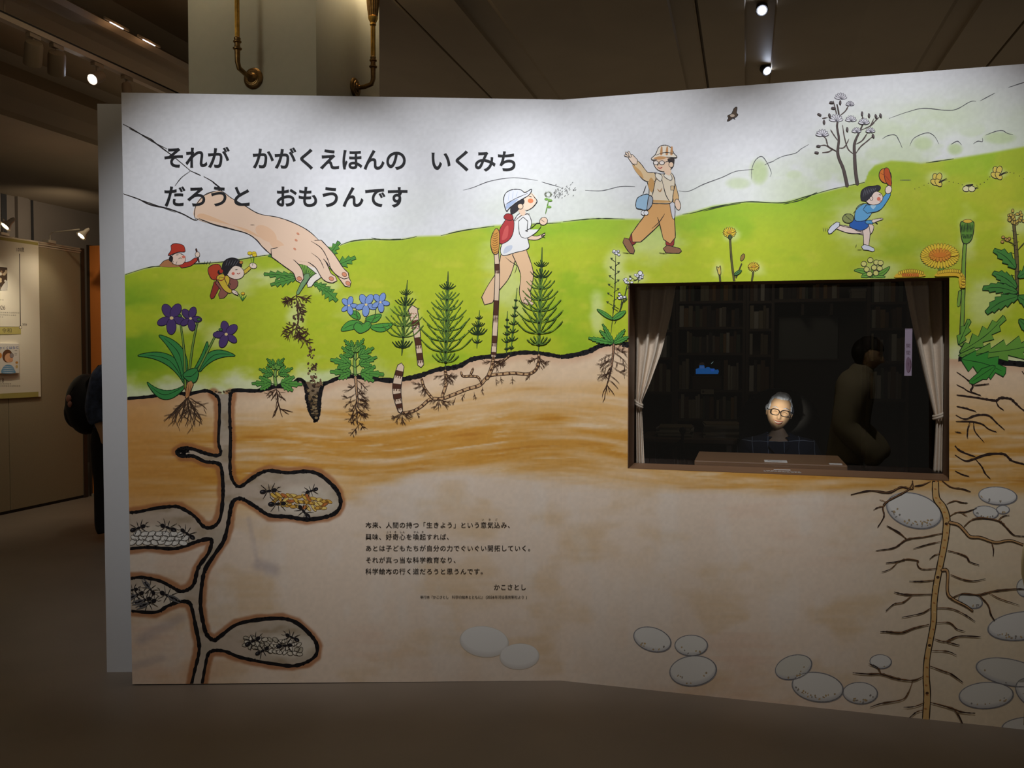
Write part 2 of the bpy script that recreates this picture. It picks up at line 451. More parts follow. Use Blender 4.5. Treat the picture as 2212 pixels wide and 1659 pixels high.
def inside(px, py, poly):
    c = np.zeros(px.shape, bool); n = len(poly); j = n-1
    for i in range(n):
        xi, yi = poly[i]; xj, yj = poly[j]
        if yi != yj:
            c ^= ((yi > py) != (yj > py)) & (px < (xj-xi)*(py-yi)/(yj-yi)+xi)
        j = i
    return c
def dist(px, py, line):
    d = np.full(px.shape, 1e9)
    for (x0, y0), (x1, y1) in zip(line, line[1:]):
        vx, vy = x1-x0, y1-y0; L = vx*vx+vy*vy+1e-9
        t = np.clip(((px-x0)*vx+(py-y0)*vy)/L, 0, 1)
        d = np.minimum(d, (px-x0-t*vx)**2+(py-y0-t*vy)**2)
    return np.sqrt(d)
def C3(c): return np.array(c, float)
def paint(px, py):
    """watercolour wash of the printed picture: returns sRGB 0-255"""
    px = px.ravel(); py = py.ravel()
    n1 = fbm(px/140, py/70); n2 = fbm(px/45+50, py/22+9); n3 = fbm(px/400+3, py/200+8); n4 = fbm(px/90+70, py/9+3); fine = fbm(px/6, py/6, 2)
    hill = np.interp(px, *zip(*HILL)); gr = np.interp(px, *zip(*GROUND))
    out = np.empty((len(px), 3))
    # sky paper with a faint green wash towards the hill
    sky = C3((234, 235, 238))+np.zeros((len(px), 3))
    wash = sm(150, 10, hill-py)*sm(.35, .75, n3)*0.35
    wash = np.maximum(wash, 0.55*sm(150, 20, hill-py)*sm(1550, 1750, px)*sm(0.42, .6, n1))
    wash = np.maximum(wash, 0.6*np.exp(-((px-1980)/190)**2-((py-270+(px-1980)*.18)/55)**2)*sm(.3, .6, n1))
    wash = np.maximum(wash, 0.35*sm(1950, 2200, px)*sm(210, 260, py))
    for x, y, rx, ry, s_ in ((1640, 372, 22, 30, .9), (1595, 396, 30, 14, .6), (1715, 378, 22, 12, .6), (1780, 380, 22, 14, .5), (1993, 310, 26, 18, .8), (1925, 312, 20, 20, .45), (2063, 322, 18, 14, .9), (2160, 298, 42, 16, .8), (1880, 335, 16, 16, .5)):
        wash = np.maximum(wash, s_*sm(1.3, .5, np.hypot((px-x)/rx, (py-y)/ry)))
    sky = sky*(1-wash[:, None])+C3((196, 214, 158))*wash[:, None]
    # meadow
    g = C3((184, 200, 46))+np.zeros((len(px), 3))
    g = g*(1-sm(.52, .75, n1)[:, None]*.6)+C3((142, 184, 34))*sm(.52, .75, n1)[:, None]*.6
    g = g*(1-sm(.55, .8, n2)[:, None]*.5)+C3((206, 208, 66))*sm(.55, .8, n2)[:, None]*.5
    edge = sm(90, 10, py-hill)*0.55*sm(.25, .6, n3); g = g*(1-edge[:, None])+C3((142, 190, 46))*edge[:, None]
    lft = sm(420, 270, px)*sm(560, 620, py)*sm(.3, .6, n1)*.8; g = g*(1-lft[:, None])+C3((112, 164, 34))*lft[:, None]
    yel = sm(1850, 2080, px)*sm(.35, .6, n1)*.45; g = g*(1-yel[:, None])+C3((200, 196, 60))*yel[:, None]
    pale = sm(55, 8, gr-py+(n2-.5)*60)*sm(1000, 600, px)+sm(60, 5, gr-py+(n1-.5)*50)*sm(1990, 2080, px)
    pale = np.clip(pale, 0, 1)*.85
    g = g*(1-pale[:, None])+C3((232, 236, 204))*pale[:, None]
    for x, y, rx, ry in HALO:
        k = sm(1.25, .25, np.hypot((px-x)/rx, (py-y)/ry)+(n2-.5)*.9)*.5
        g = g*(1-k[:, None])+C3((236, 240, 208))*k[:, None]
    # earth
    e = C3((236, 204, 162))+np.zeros((len(px), 3))
    dep = py-gr
    ys = py+0.13*(px-900)*sm(600, 900, px)*sm(1500, 1100, px)
    st = fbm(px/170+5, ys/13+2); st2 = fbm(px/60+15, ys/6+9)
    pale_ = sm(110, 20, dep)*.6*(.4+.8*n1); e = e*(1-pale_[:, None])+C3((238, 212, 184))*pale_[:, None]
    cen = np.interp(px, [260, 600, 900, 1300, 1700, 2100, 2300], [1000, 985, 950, 955, 1010, 1000, 1000])
    band = np.exp(-np.abs((py-cen)/105)**2.4)*sm(20, 90, dep)
    k = np.clip(band*(.52+1.9*(st-.36)+.7*(st2-.5)), 0, .95)
    e = e*(1-k[:, None])+C3((214, 154, 64))*k[:, None]
    k = np.clip(band*3.0*(st2*st-.36), 0, .7); e = e*(1-k[:, None])+C3((190, 124, 44))*k[:, None]
    k = np.clip(band*3.2*(fbm(px/90+40, ys/7+33)-.62), 0, .7); e = e*(1-k[:, None])+C3((242, 222, 192))*k[:, None]
    k = sm(520, 300, px)*sm(1180, 1060, py)*(.35+.6*n1); e = e*(1-k[:, None])+C3((216, 156, 84))*k[:, None]
    thr = np.interp(px, [260, 540, 720, 800, 900, 1000, 1300, 1700, 2000, 2200], [1110, 1100, 1090, 1050, 1015, 1010, 1040, 1055, 1050, 1060])
    k = sm(-14, 26, py-thr+(n4-.5)*24)
    low = C3((232, 212, 190))+np.zeros((len(px), 3))
    q = sm(.5, .72, n1)*.5*(.4+1.1*n4); low = low*(1-q[:, None])+C3((216, 184, 140))*q[:, None]
    q = sm(.55, .8, n3+.25*(n4-.5))*.35; low = low*(1-q[:, None])+C3((222, 178, 148))*q[:, None]
    q = sm(.5, .75, fbm(px/60+90, py/120+4))*.3; low = low*(1-q[:, None])+C3((232, 224, 214))*q[:, None]
    yw = sm(1750, 2100, px)*.55; low = low*(1-yw[:, None])+C3((228, 210, 172))*yw[:, None]
    for (x0, y0, x1, y1, r, s_) in ((537, 1120, 555, 1210, 9, .22), (560, 1222, 592, 1230, 24, .36), (305, 1380, 390, 1335, 20, .36), (285, 1440, 350, 1422, 15, .3)):
        vx, vy = x1-x0, y1-y0; t = np.clip(((px-x0)*vx+(py-y0)*vy)/(vx*vx+vy*vy), 0, 1)
        q = s_*(.5+n2)*sm(r*(.7+.6*n4), r*.1, np.hypot(px-x0-t*vx, py-y0-t*vy)); low = low*(1-q[:, None])+C3((168, 156, 158))*q[:, None]
    e = e*(1-k[:, None])+low*k[:, None]
    k = sm(26, 6, dep)*.35*(n2+.3); e = e*(1-k[:, None])+C3((188, 128, 92))*k[:, None]
    tb = sm(-3.5, 3.5, py-hill)[:, None]
    out = np.where((py < gr)[:, None], sky*(1-tb)+g*tb, e)
    # burrow
    L = (px < 780) & (py > 815)
    if L.any():
        x = px[L]; y = py[L]; base = out[L]; nn = n2[L]; n5 = n1[L]
        lines = [TL_, T2_, T3_, TR_]
        d = np.minimum.reduce([dist(x, y, l) for l in lines])
        ins = inside(x, y, TL_+T2_+T3_+[(400, 1620)]+TR_[::-1]) | inside(x, y, TL_+T2_+T3_+TR_[::-1])
        halo = sm(15, 9, d+(nn-.5)*7)*.75
        base = base*(1-halo[:, None])+C3((166, 104, 62))*halo[:, None]
        it = C3((184, 170, 150))+np.zeros((len(x), 3)); kk = sm(.4, .7, n5); it = it*(1-kk[:, None])+C3((196, 178, 158))*kk[:, None]
        kk = sm(.5, .8, nn)*.7; it = it*(1-kk[:, None])+C3((160, 140, 112))*kk[:, None]
        for cx_, cy_, rx, ry in ((655, 1082, 85, 38), (345, 1158, 85, 28), (335, 1290, 70, 30), (620, 1395, 72, 30)):
            kk = sm(1.1, .6, np.hypot((x-cx_)/rx, (y-cy_)/ry))*.55; it = it*(1-kk[:, None])+C3((232, 222, 204))*kk[:, None]
        base = np.where(ins[:, None], it, base)
        pit = inside(x, y, PITL+PITR[::-1]); base = np.where(pit[:, None], C3((112, 92, 66))+(nn[:, None]-.5)*120, base)
        out[L] = base
    out = out*(1+(fine[:, None]-.5)*.05)
    return np.clip(out, 0, 255)
HALO = [(505, 600, 55, 42), (590, 596, 42, 22), (700, 615, 40, 20), (640, 680, 24, 50), (395, 690, 45, 30), (470, 725, 40, 28), (790, 670, 62, 36), (1095, 590, 60, 120), (1410, 520, 75, 60),
        (1860, 480, 70, 70), (1900, 590, 58, 30), (2030, 555, 50, 28), (2090, 510, 22, 60), (1330, 575, 26, 50), (1380, 600, 30, 18), (1580, 505, 20, 18), (1552, 580, 16, 22), (1635, 578, 22, 18),
        (2025, 388, 26, 18), (2092, 405, 18, 12), (2155, 375, 22, 14), (2200, 480, 40, 40), (2130, 650, 60, 60), (890, 700, 26, 60), (1290, 680, 18, 60)]
def srgb2lin(c):
    c = c/255.0
    return np.where(c <= 0.04045, c/12.92, ((c+0.055)/1.055)**2.4)

def grid_panel(name, P, us, vs, hole, parent, origin, label):
    """P(u,v)->world points; dense printed sheet carrying the wash colours"""
    U, V = np.meshgrid(us, vs); pts = P(U, V)
    px, py = project(pts.reshape(-1, 3))
    col = srgb2lin(paint(px, py))
    nu, nv = len(us), len(vs)
    idx = np.arange(nu*nv).reshape(nv, nu)
    q = np.stack([idx[:-1, :-1], idx[:-1, 1:], idx[1:, 1:], idx[1:, :-1]], -1)
    if hole is not None:
        uc = (us[:-1]+us[1:])/2; vc = (vs[:-1]+vs[1:])/2
        keep = ~(((uc > hole[0]) & (uc < hole[1]))[None, :] & ((vc > hole[2]) & (vc < hole[3]))[:, None])
        q = q[keep]
    q = q.reshape(-1, 4)
    me = bpy.data.meshes.new(name); co = (pts.reshape(-1, 3)-origin).astype(np.float32)
    me.vertices.add(len(co)); me.vertices.foreach_set('co', co.ravel())
    me.loops.add(q.size); me.loops.foreach_set('vertex_index', q.ravel().astype(np.int32))
    me.polygons.add(len(q)); me.polygons.foreach_set('loop_start', np.arange(0, q.size, 4, dtype=np.int32))
    me.update(calc_edges=True)
    at = me.color_attributes.new('paint', 'FLOAT_COLOR', 'POINT')
    c = np.ones((len(co), 4), np.float32); c[:, :3] = col; at.data.foreach_set('color', c.ravel())
    me.materials.append(attr_mat('printed_paper', 0.5, 0.3)); me.validate()
    o = bpy.data.objects.new(name, me)
    return link(o, parent, label=label)

# ------------------------------------------------------------------ structure
M_FLOOR = mat('polished_screed', (120, 108, 95), 0.5, noise=0.10, nscale=1.6, bump=0.04, spec=0.35)
M_CEIL = mat('brown_plaster', (150, 131, 104), 0.55, noise=0.05, nscale=2.0, spec=0.5)
M_CEILD = mat('dark_slot', (30, 26, 22), 0.7)
M_WALLD = mat('dark_brown_wall', (104, 92, 78), 0.8, noise=0.05, nscale=3)
M_COLUMN = mat('column_paint', (182, 179, 162), 0.7, noise=0.02, nscale=20, bump=0.02)
M_WHITE = mat('white_board', (205, 205, 205), 0.6, noise=0.01, nscale=30)
M_EDGE = mat('board_edge_grey', (92, 90, 92), 0.7)
M_BRASS = mat('aged_brass', (208, 166, 84), 0.34, 1.0, noise=0.25, nscale=30)
M_BRASSD = mat('dark_brass', (150, 120, 78), 0.42, 1.0, noise=0.3, nscale=40)
M_TRACK = mat('cream_track', (190, 172, 150), 0.5)
M_HEAD = mat('lamp_cream_metal', (150, 132, 108), 0.5)
M_ALU = mat('aluminium_rail', (196, 188, 172), 0.45, 0.3)

struct('floor', MB().bb(-9, 6.5, -7, 16, -0.1, 0.0), M_FLOOR)

# ceiling: one ribbed vault extruded along the building axis; breakpoints are where its ridges run
def bz(x0, z): return on_z(x0, 0, z)[0]
PR = [(-8.4, 3.55)]
for x0, z in ((-758, 3.55), (-700, 3.60), (-560, 3.72), (-420, 3.86), (-330, 4.02), (-250, 4.10), (-100, 4.14), (20, 4.12), (63, 4.06), (110, 4.02), (142, 4.04), (150, 4.30), (240, 4.42), (420, 4.46), (640, 4.40), (780, 4.32), (846, 4.26)):
    PR.append((bz(x0, z), z))
def slot(x0, z): 
    b = bz(x0, z); return [(b-.012, z), (b-.012, z+.06), (b+.012, z+.06), (b+.012, z)]
PR += slot(852, 4.26)
for x0, z in ((900, 4.27), (980, 4.25), (990, 4.29), (1052, 4.33), (1060, 4.31), (1250, 4.34), (1440, 4.32), (1446, 4.35), (1495, 4.35)):
    PR.append((bz(x0, z), z))
PR += slot(1503, 4.34)
for x0, z in ((1608, 4.33), (1612, 4.38), (1676, 4.38), (1680, 4.33), (1880, 4.37), (2062, 4.33), (2070, 4.36), (2118, 4.33), (2124, 4.27), (2200, 4.27)):
    PR.append((bz(x0, z), z))
PR += slot(2251, 4.26)
for x0, z in ((2330, 4.27), (2500, 4.40), (2800, 4.46), (3100, 4.2)):
    PR.append((bz(x0, z), z))
mb = MB()
prof = PR+[(PR[-1][0], 4.7), (-8.4, 4.7)]
mb.prism(prof, -7, 16)
struct('ceiling', mb, M_CEIL)

mb = MB(); mb.bb(-8.4, -8.2, -7, 16, 0, 3.56)
wl = struct('wall_left', mb, M_WALLD)
a1, _ = on_b(66, 300, -8.2); a2, _ = on_b(5, 300, -8.2); a3, _ = on_b(40, 300, -8.2)
for aa, wd, nm in ((a1, .035, 'trim_1'), (a2, .08, 'trim_2')):
    struct(nm, MB().bb(-8.205, -8.19, aa-wd/2, aa+wd/2, 0, 3.55), M_CEILD)
struct('trim_3', MB().bb(-8.2, -8.15, (a1+a2)/2-.05, a1-.1, 0, 3.55), M_WALLD)
struct('wall_back', MB().bb(-8.4, 6.5, 15.8, 16, 0, 4.6), M_WALLD)

# square column
CB0, CB1, CA0, CA1 = -2.605, -1.708, 0.842, 1.76
struct('column', MB().bb(CB0, CB1, CA0, CA1, 0, 4.5), M_COLUMN)

# mural walls ------------------------------------------------------
TLc = hit(np.array(262.), np.array(200.), FO, nL); BLc = hit(np.array(286.), np.array(1478.), FO, nL)
FT = FO+np.array([0, 0, HM]); FB = FO.copy()
def PLm(U, V):
    U = U[..., None]; V = V[..., None]
    return (BLc*(1-U)+FB*U)*(1-V)+(TLc*(1-U)+FT*U)*V+nL*0.0004
TRc = hit(np.array(2212.), np.array(138.), FO, ax); BRc = hit(np.array(2212.), np.array(1578.), FO, ax)
XR = 1.3
def PRm(U, V):
    U = U[..., None]; V = V[..., None]
    return (FB*(1-U)+BRc*U)*(1-V)+(FT*(1-U)+TRc*U)*V+nR*0.0004
hb = [on_a(*p, 0) for p in ((1360, 612), (2068, 597), (2060, 1037), (1357, 1012))]
bR = float((BRc-FO)@bx)
HB0 = (hb[0][0]+hb[3][0])/2; HB1 = (hb[1][0]+hb[2][0])/2
zt = (hb[0][1]+hb[1][1])/2; zb = (hb[2][1]+hb[3][1])/2
print('hole', hb, 'bR', bR)
u0_, u1_ = HB0/bR, HB1/bR; v0_, v1_ = zb/HM, zt/HM
org_l = LB.copy(); org_r = FO.copy()
mw = thing('mural_wall', 'tall white display wall printed with a meadow, an ant nest and large black Japanese headline', 'mural', LB, 0)
mr = thing('mural_wall', 'angled display wall printed with a meadow, long tap root and stones, pierced by a window', 'mural', FO, 0)
def quadprism(mb, P4, n, th):
    f = [mb.bm.verts.new(tuple(p)) for p in P4]; b = [mb.bm.verts.new(tuple(p-n*th)) for p in P4]
    k = len(P4); mb.bm.faces.new(f); mb.bm.faces.new(b[::-1])
    for j in range(k): mb.bm.faces.new((f[j], f[(j+1) % k], b[(j+1) % k], b[j]))
TH = 0.04
mb = MB(); quadprism(mb, [BLc-LB, FB-LB, FT-LB, TLc-LB], nL, TH)
mb.build('board', M_EDGE, mw)
mb = MB()
def Pb(b, v):   # right board front
    U = b/bR; P = (FB*(1-U)+BRc*U)*(1-v)+(FT*(1-U)+TRc*U)*v
    return P-FO
bE = bR*XR
gp = .0125
for (b0, b1, v0, v1) in ((0, HB0-gp, 0, 1), (HB1+gp, bE, 0, 1), (HB0-gp, HB1+gp, 0, v0_-gp/HM), (HB0-gp, HB1+gp, v1_+gp/HM, 1)):
    quadprism(mb, [Pb(b0, v0), Pb(b1, v0), Pb(b1, v1), Pb(b0, v1)], nR, TH)
mb.build('board', M_EDGE, mr)
STEP = 0.0058
Ll = np.linalg.norm(FB-BLc)
grid_panel('printed_sheet', PLm, np.linspace(0, 1, int(Ll/STEP)), np.linspace(0, 1, int(HM/STEP)), None, mw, LB, 'matt printed picture sheet with pale sky, green meadow and ochre earth')
def seg(*st):
    o = []
    for a_, b_, L_ in st: o += list(np.linspace(a_, b_, max(2, int(abs(b_-a_)*L_/STEP)), endpoint=False))
    return np.array(o+[st[-1][1]])
us = seg((0, u0_, bR), (u0_, u1_, bR), (u1_, XR, bR)); vs = seg((0, v0_, HM), (v0_, v1_, HM), (v1_, 1, HM))
grid_panel('printed_sheet', PRm, us, vs, (u0_, u1_, v0_, v1_), mr, FO, 'matt printed picture sheet with pale sky, green meadow and sandy earth')

# white board standing just behind the mural's free edge
P0 = hit(np.array(231.), np.array(1452.), np.zeros(3), np.array([0, 0, 1.])); 
PT = hit(np.array(210.), np.array(224.), P0, nL)
sb = thing('side_board', 'narrow plain white board standing behind the free edge of the mural wall', 'board', P0, math.atan2(dl[1], dl[0]))
zz = float(PT[2]); lean = float((PT-P0)@dl)
mb = MB(); mb.prism([(0, 0), (0.62, 0), (0.62, zz), (lean, zz)], 0, 0.03)
mb.build('panel', M_WHITE, sb)
mb = MB(); mb.bb(0.56, 0.60, 0.03, 0.09, 0, zz-.02); mb.build('back_batten', M_EDGE, sb)

# study room behind the window -------------------------------------
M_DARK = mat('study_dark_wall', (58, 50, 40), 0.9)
RA = 3.35
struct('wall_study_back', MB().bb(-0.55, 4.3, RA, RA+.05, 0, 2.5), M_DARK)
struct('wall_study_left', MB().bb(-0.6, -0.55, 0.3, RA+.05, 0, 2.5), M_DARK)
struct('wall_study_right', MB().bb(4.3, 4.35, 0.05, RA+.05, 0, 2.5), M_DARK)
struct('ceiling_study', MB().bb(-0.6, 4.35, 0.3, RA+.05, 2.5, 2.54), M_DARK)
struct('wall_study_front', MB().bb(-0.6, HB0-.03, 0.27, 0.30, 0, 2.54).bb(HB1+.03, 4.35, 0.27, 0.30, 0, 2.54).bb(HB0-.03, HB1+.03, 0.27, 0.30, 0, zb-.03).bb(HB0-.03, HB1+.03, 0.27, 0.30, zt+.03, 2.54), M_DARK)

# ------------------------------------------------------------------ printed picture
def put(A, name, label=None, side=None):
    x = np.mean([v[0] for v in A.V]) if side is None else (0 if side == 'L' else 3000)
    if x < 1214: A.build(name, mapM, mw, LB, label)
    else: A.build(name, mapM, mr, FO, label)
SKIN = (244, 212, 184); SKINS = (232, 178, 138); WHT = (240, 240, 238)
BLK = (26, 23, 24)
def rough(A, pts, w):
    A.line(pts, w, BLK, taper=0.8, wob=0.22)
    q = crom(pts)
    for p in q[::1]:
        if random.random() < .55:
            a = random.uniform(0, 6.28); A.line([p, p+np.array([math.cos(a), math.sin(a)])*w*random.uniform(.4, .62)], 3.0, BLK, taper=.5)

# thick black soil line and burrow walls
A = Art(1)
i0 = GROUND.index((460, 849)); i1 = GROUND.index((498, 851)); i2 = GROUND.index((655, 823)); i3 = GROUND.index((698, 830)); i4 = GROUND.index((1211, 771))
rough(A, [(268, 861)]+GROUND[1:i0+1], 8); rough(A, GROUND[i1:i2+1], 9); rough(A, GROUND[i3:i4+1], 10)
rough(A, [(655, 823)]+PITL[1:], 10); rough(A, PITR, 9)
for k in range(60):
    t = random.random(); x = 672+random.uniform(-9, 14)*(1-t*.6)+t*8; y = 840+t*66
    A.ell(x, y, random.uniform(1.5, 4), random.uniform(1.2, 3), random.choice(((60, 48, 34), (120, 98, 66), (150, 128, 92), (44, 36, 28))), n=7)
put(A, 'printed_soil_line', 'thick black ground line with a pulled-out plant hole', 'L')
A = Art(1)
rough(A, GROUND[i4:GROUND.index((1360, 745))], 11); rough(A, [(1344, 743), (1358, 745)], 12)
rough(A, [(2070, 776), (2095, 777), (2120, 779), (2170, 783), (2212, 787), (2300, 792), (2450, 800)], 13)
put(A, 'printed_soil_line', 'thick black ground line either side of the window', 'R')
A = Art(1)
rough(A, TL_, 8); rough(A, T2_, 8); rough(A, T3_, 8); rough(A, TR_, 8.5)
for k in range(14): A.line([(384+random.uniform(0, 20), 970+random.uniform(0, 14)), (384+random.uniform(0, 26), 970+random.uniform(0, 14))], 4, BLK)
for k in range(14): A.ell(466+random.uniform(0, 32), 846+random.uniform(-3, 3), 2.2, 1.6, (96, 78, 56), n=6)
put(A, 'printed_ant_nest', 'black-walled tunnel with four egg-shaped ant chambers')

# headline
A = Art(7)
A.text('それが　かがくえほんの　いくみち', 375.5, 341, 1095, 349, 49, (30, 30, 33), 0.018)
A.text('だろうと　おもうんです', 377, 424.5, 858, 426.5, 49, (30, 30, 33), 0.018)
put(A, 'headline_text', 'two lines of large black Japanese lettering')
A = Art(7)
def jl(s, x0, x1, y, size=13.8, b=0.006, slope=0.0): A.text(s, x0, y, x1, y+slope, size, (34, 30, 28), b)
P_ = 14.62
for s_, y_ in (('本来、人間の持つ「生きよう」という意気込み、', 1134), ('興味、好奇心を喚起すれば、', 1159.5), ('あとは子どもたちが自分の力でぐいぐい開拓していく。', 1184), ('それが真っ当な科学教育なり、', 1209.5), ('科学絵本の行く道だろうと思うんです。', 1234)):
    jl(s_, 796, 796+P_*(len(s_)-1), y_)
jl('いきご', 1043, 1072, 1122, 5.2); jl('こう', 837.5, 843, 1148.6, 5.2); jl('き', 854, 854, 1148.6, 5.2); jl('しん', 866, 872, 1148.6, 5.2); jl('かん', 896, 902, 1148.6, 5.2); jl('き', 913, 913, 1148.6, 5.2)
jl('かこさとし', 1073, 1130, 1268, 13.8)
jl('単行本『かこさとし', 911, 966, 1289.5, 7.4, .004); jl('科学の絵本とともに』', 980, 1043, 1289.5, 7.4, .004)
A.words('(2026', 1049, 1292, 19, 8, (34, 30, 28), .004); jl('年河出書房新社より', 1072, 1129, 1289.5, 7.4, .004); A.words(')', 1136, 1292, 2, 8, (34, 30, 28), .004)
put(A, 'quotation_text', 'small black Japanese quotation in five lines with credit')

# reaching arm with white sleeve
A = Art(3, 8e-5)
lv = (86, 148, 62)
for b, t, wd in (((655, 570), (580, 552), 16), ((640, 596), (570, 592), 20), ((642, 600), (585, 615), 22), ((700, 566), (733, 522), 24), ((712, 580), (768, 556), 26), ((690, 614), (728, 650), 30), ((676, 612), (716, 628), 18)):
    A.leaf(b, t, wd, 5, lv, .6, 0, 1.2)
A.fill([(655, 590), (646, 566), (690, 575), (700, 595), (668, 600)], (124, 168, 70))
for k in range(9): A.line([(661, 602), (652+k*6, 568+k*3)], 1.2, (40, 90, 40))
A.limb([(664, 596), (652, 618), (643, 634)], [14, 9, 6], (120, 160, 110), 1.3)
sk = [(424, 472), (421, 448), (438, 424), (474, 412), (500, 428), (528, 444), (560, 462), (602, 470), (640, 484), (672, 503), (700, 532), (716, 556), (712, 575), (690, 580), (655, 572), (622, 565), (590, 552), (568, 534), (553, 517), (530, 503), (480, 490)]
A.limb([(668, 570), (690, 590), (676, 604), (668, 616)], [14, 14, 13, 12], (246, 238, 226), 1.4)
A.limb([(716, 560), (738, 592), (752, 614)], [22, 20, 16], SKIN, 1.5)
A.fill(sk, SKIN)
A.line(sk[2:12], 1.8); A.line([(424, 472)]+sk[:-8:-1][::1], 1.8)
A.fill([(428, 470), (470, 480), (530, 494), (562, 512), (548, 508), (500, 486), (440, 462)], (240, 196, 156))
for x, y, rx, ry in ((575, 505, 26, 14), (640, 550, 22, 10), (600, 530, 20, 10)): A.ell(x, y, rx, ry, (242, 200, 164), .6)
A.limb([(595, 545), (622, 566), (642, 584), (648, 604)], [26, 24, 20, 17], SKIN, 1.6)
A.limb([(660, 545), (690, 568), (706, 596), (722, 604)], [30, 26, 22, 15], SKIN, 1.6)
A.limb([(685, 528), (712, 556), (732, 584), (748, 596)], [26, 24, 22, 16], SKIN, 1.6)
A.fill([(600, 535), (660, 525), (690, 535), (705, 555), (670, 566), (625, 558)], SKIN)
A.fill([(640, 510), (680, 520), (700, 545), (690, 552), (650, 545)], SKIN)
A.line([(672, 521), (694, 536), (708, 560), (716, 585)], 1.6); A.line([(672, 546), (690, 560), (700, 580)], 1.4)
for x, y, r in ((647, 602, .3), (716, 602, .4), (744, 593, .6), (752, 612, .7)): A.ell(x, y, 5.5, 4.2, (226, 150, 112), r, .9, (110, 70, 60))
for x, y in ((644, 505), (640, 519), (637, 538)): A.ell(x, y, 3.5, 2.2, (220, 150, 118), .6)
A.line([(541, 486), (550, 486)], 1)
A.line([(266, 268), (292, 282), (330, 306), (362, 322)], 1.7); A.line([(280, 278), (325, 300), (340, 312), (375, 338), (412, 369)], 1.9)
A.line([(412, 369), (434, 379)], 1.7); A.line([(440, 381), (462, 394), (478, 412)], 1.6); A.line([(460, 394), (474, 404), (480, 414)], 2.6)
A.line([(412, 369), (392, 384), (378, 402)], 1.1); A.line([(360, 440), (360, 449)], 1.1)
A.line([(265, 418), (300, 430), (325, 442), (362, 450), (395, 462), (420, 475), (429, 473)], 2.0); A.line([(290, 427), (340, 444), (380, 459)], 1.2)
A.line([(476, 411), (446, 419), (426, 440), (420, 462), (423, 474)], 1.5)
A.line([(430, 472), (460, 484), (490, 492), (520, 500)], 2.2)
A.roots(640, 636, 1.75, 92, 3.2, 2, (84, 56, 44), 1.2, 11)
for k in range(5): A.roots(640, 638, random.choice((.4, 2.7, 2.4, 1.0)), 34, 1.5, 1, (84, 56, 44))
for k in range(26): A.ell(643+random.gauss(0, 14), 650+random.uniform(0, 78), random.uniform(1, 4), random.uniform(1, 3), (82, 62, 46), random.uniform(0, 3), n=7)
put(A, 'printed_reaching_arm', 'pale forearm in a white sleeve pinching an uprooted feathery plant')
A = Art(2)
for k in range(70):
    t = random.random()**.7; x = 668+t*14+random.gauss(0, 2+t*7); y = 727+t*110
    A.ell(x, y, random.uniform(1, 2.6+t*2), random.uniform(1, 2+t*1.5), random.choice(((88, 62, 44), (60, 44, 34), (132, 104, 76))), random.uniform(0, 3), n=7)
put(A, 'printed_falling_soil', 'trail of falling brown soil crumbs')

# peeking child
A = Art(3)
A.fill([(345, 574), (352, 566), (362, 561), (380, 562), (400, 570), (392, 576), (360, 577)], (190, 130, 84)); A.line([(345, 574), (354, 564), (366, 560)], 1.3)
A.limb([(392, 573), (410, 570), (424, 560)], [12, 10, 8], (196, 62, 46), 1.2)
A.ell(385, 560, 16, 13, (250, 222, 202), 0, 1); A.fill([(368, 552), (365, 562), (372, 566), (374, 556)], (44, 38, 40))
A.shape([(364, 552), (370, 540), (370, 530), (380, 526), (396, 530), (400, 540), (399, 544), (384, 545)], (198, 62, 42), 1.2)
A.line([(380, 551), (386, 550)], 1.3); A.line([(391, 549), (396, 550)], 1.3); A.line([(385, 560), (390, 557), (394, 560)], 1.1); A.ell(397, 555, 4, 3, (232, 130, 110))
A.limb([(424, 538), (427, 552), (430, 566)], [3, 3, 2], (90, 50, 40), 1); A.ell(427, 550, 5, 6, (250, 226, 206), 0, 1)
for x in (372, 380, 440, 446, 452): A.line([(x, 572), (x+3, 564)], .9)
put(A, 'printed_peeking_child', 'child in a red hat holding a stick behind the hill')
# kneeling child
A = Art(3)
A.limb([(470, 612), (462, 632), (458, 642)], [16, 12, 9], (160, 60, 48), 1.3); A.limb([(476, 606), (486, 624), (478, 640)], [24, 20, 14], (156, 98, 84), 1.3)
A.limb([(492, 598), (506, 612), (500, 622)], [18, 18, 12], (150, 92, 80), 1.2)
A.shape([(452, 594), (450, 580), (460, 572), (474, 572), (480, 588), (476, 602), (460, 604)], (196, 74, 44), 1.4)
A.shape([(468, 600), (480, 592), (496, 600), (492, 618), (480, 620)], (226, 196, 64), 1.3)
A.limb([(478, 604), (488, 622), (498, 630)], [15, 12, 9], (226, 196, 64), 1.3); A.limb([(512, 594), (528, 588), (540, 578)], [9, 8, 7], (226, 196, 64), 1.2)
A.line([(462, 600), (478, 606), (486, 598), (480, 584)], 1.8, (150, 50, 36))
A.ell(508, 588, 20, 15, (252, 230, 212), .25, 1.2)
A.shape([(480, 584), (482, 568), (494, 558), (510, 558), (520, 566), (522, 576), (508, 574), (498, 582), (488, 596)], (40, 36, 40), 1)
A.ell(475, 588, 5, 5, (40, 36, 40)); A.ell(521, 567, 4, 3, (214, 140, 60), 0, .8); A.ell(478, 586, 4, 4, (190, 60, 44))
for k in range(5): A.line([(488+k*5, 574), (492+k*6, 562)], .8, (120, 120, 130))
A.line([(508, 583), (514, 582)], 1.4); A.ell(504, 591, 3.5, 3, (232, 120, 100)); A.line([(512, 590), (516, 592), (519, 589)], 1.6, (170, 50, 50))
A.ell(508, 632, 8, 4, (252, 230, 212), .6, 1.1); A.line([(506, 634), (516, 640)], 1.1); A.line([(508, 631), (518, 636)], 1.1)
A.ell(547, 574, 8, 6, (252, 230, 212), .3, 1.1)
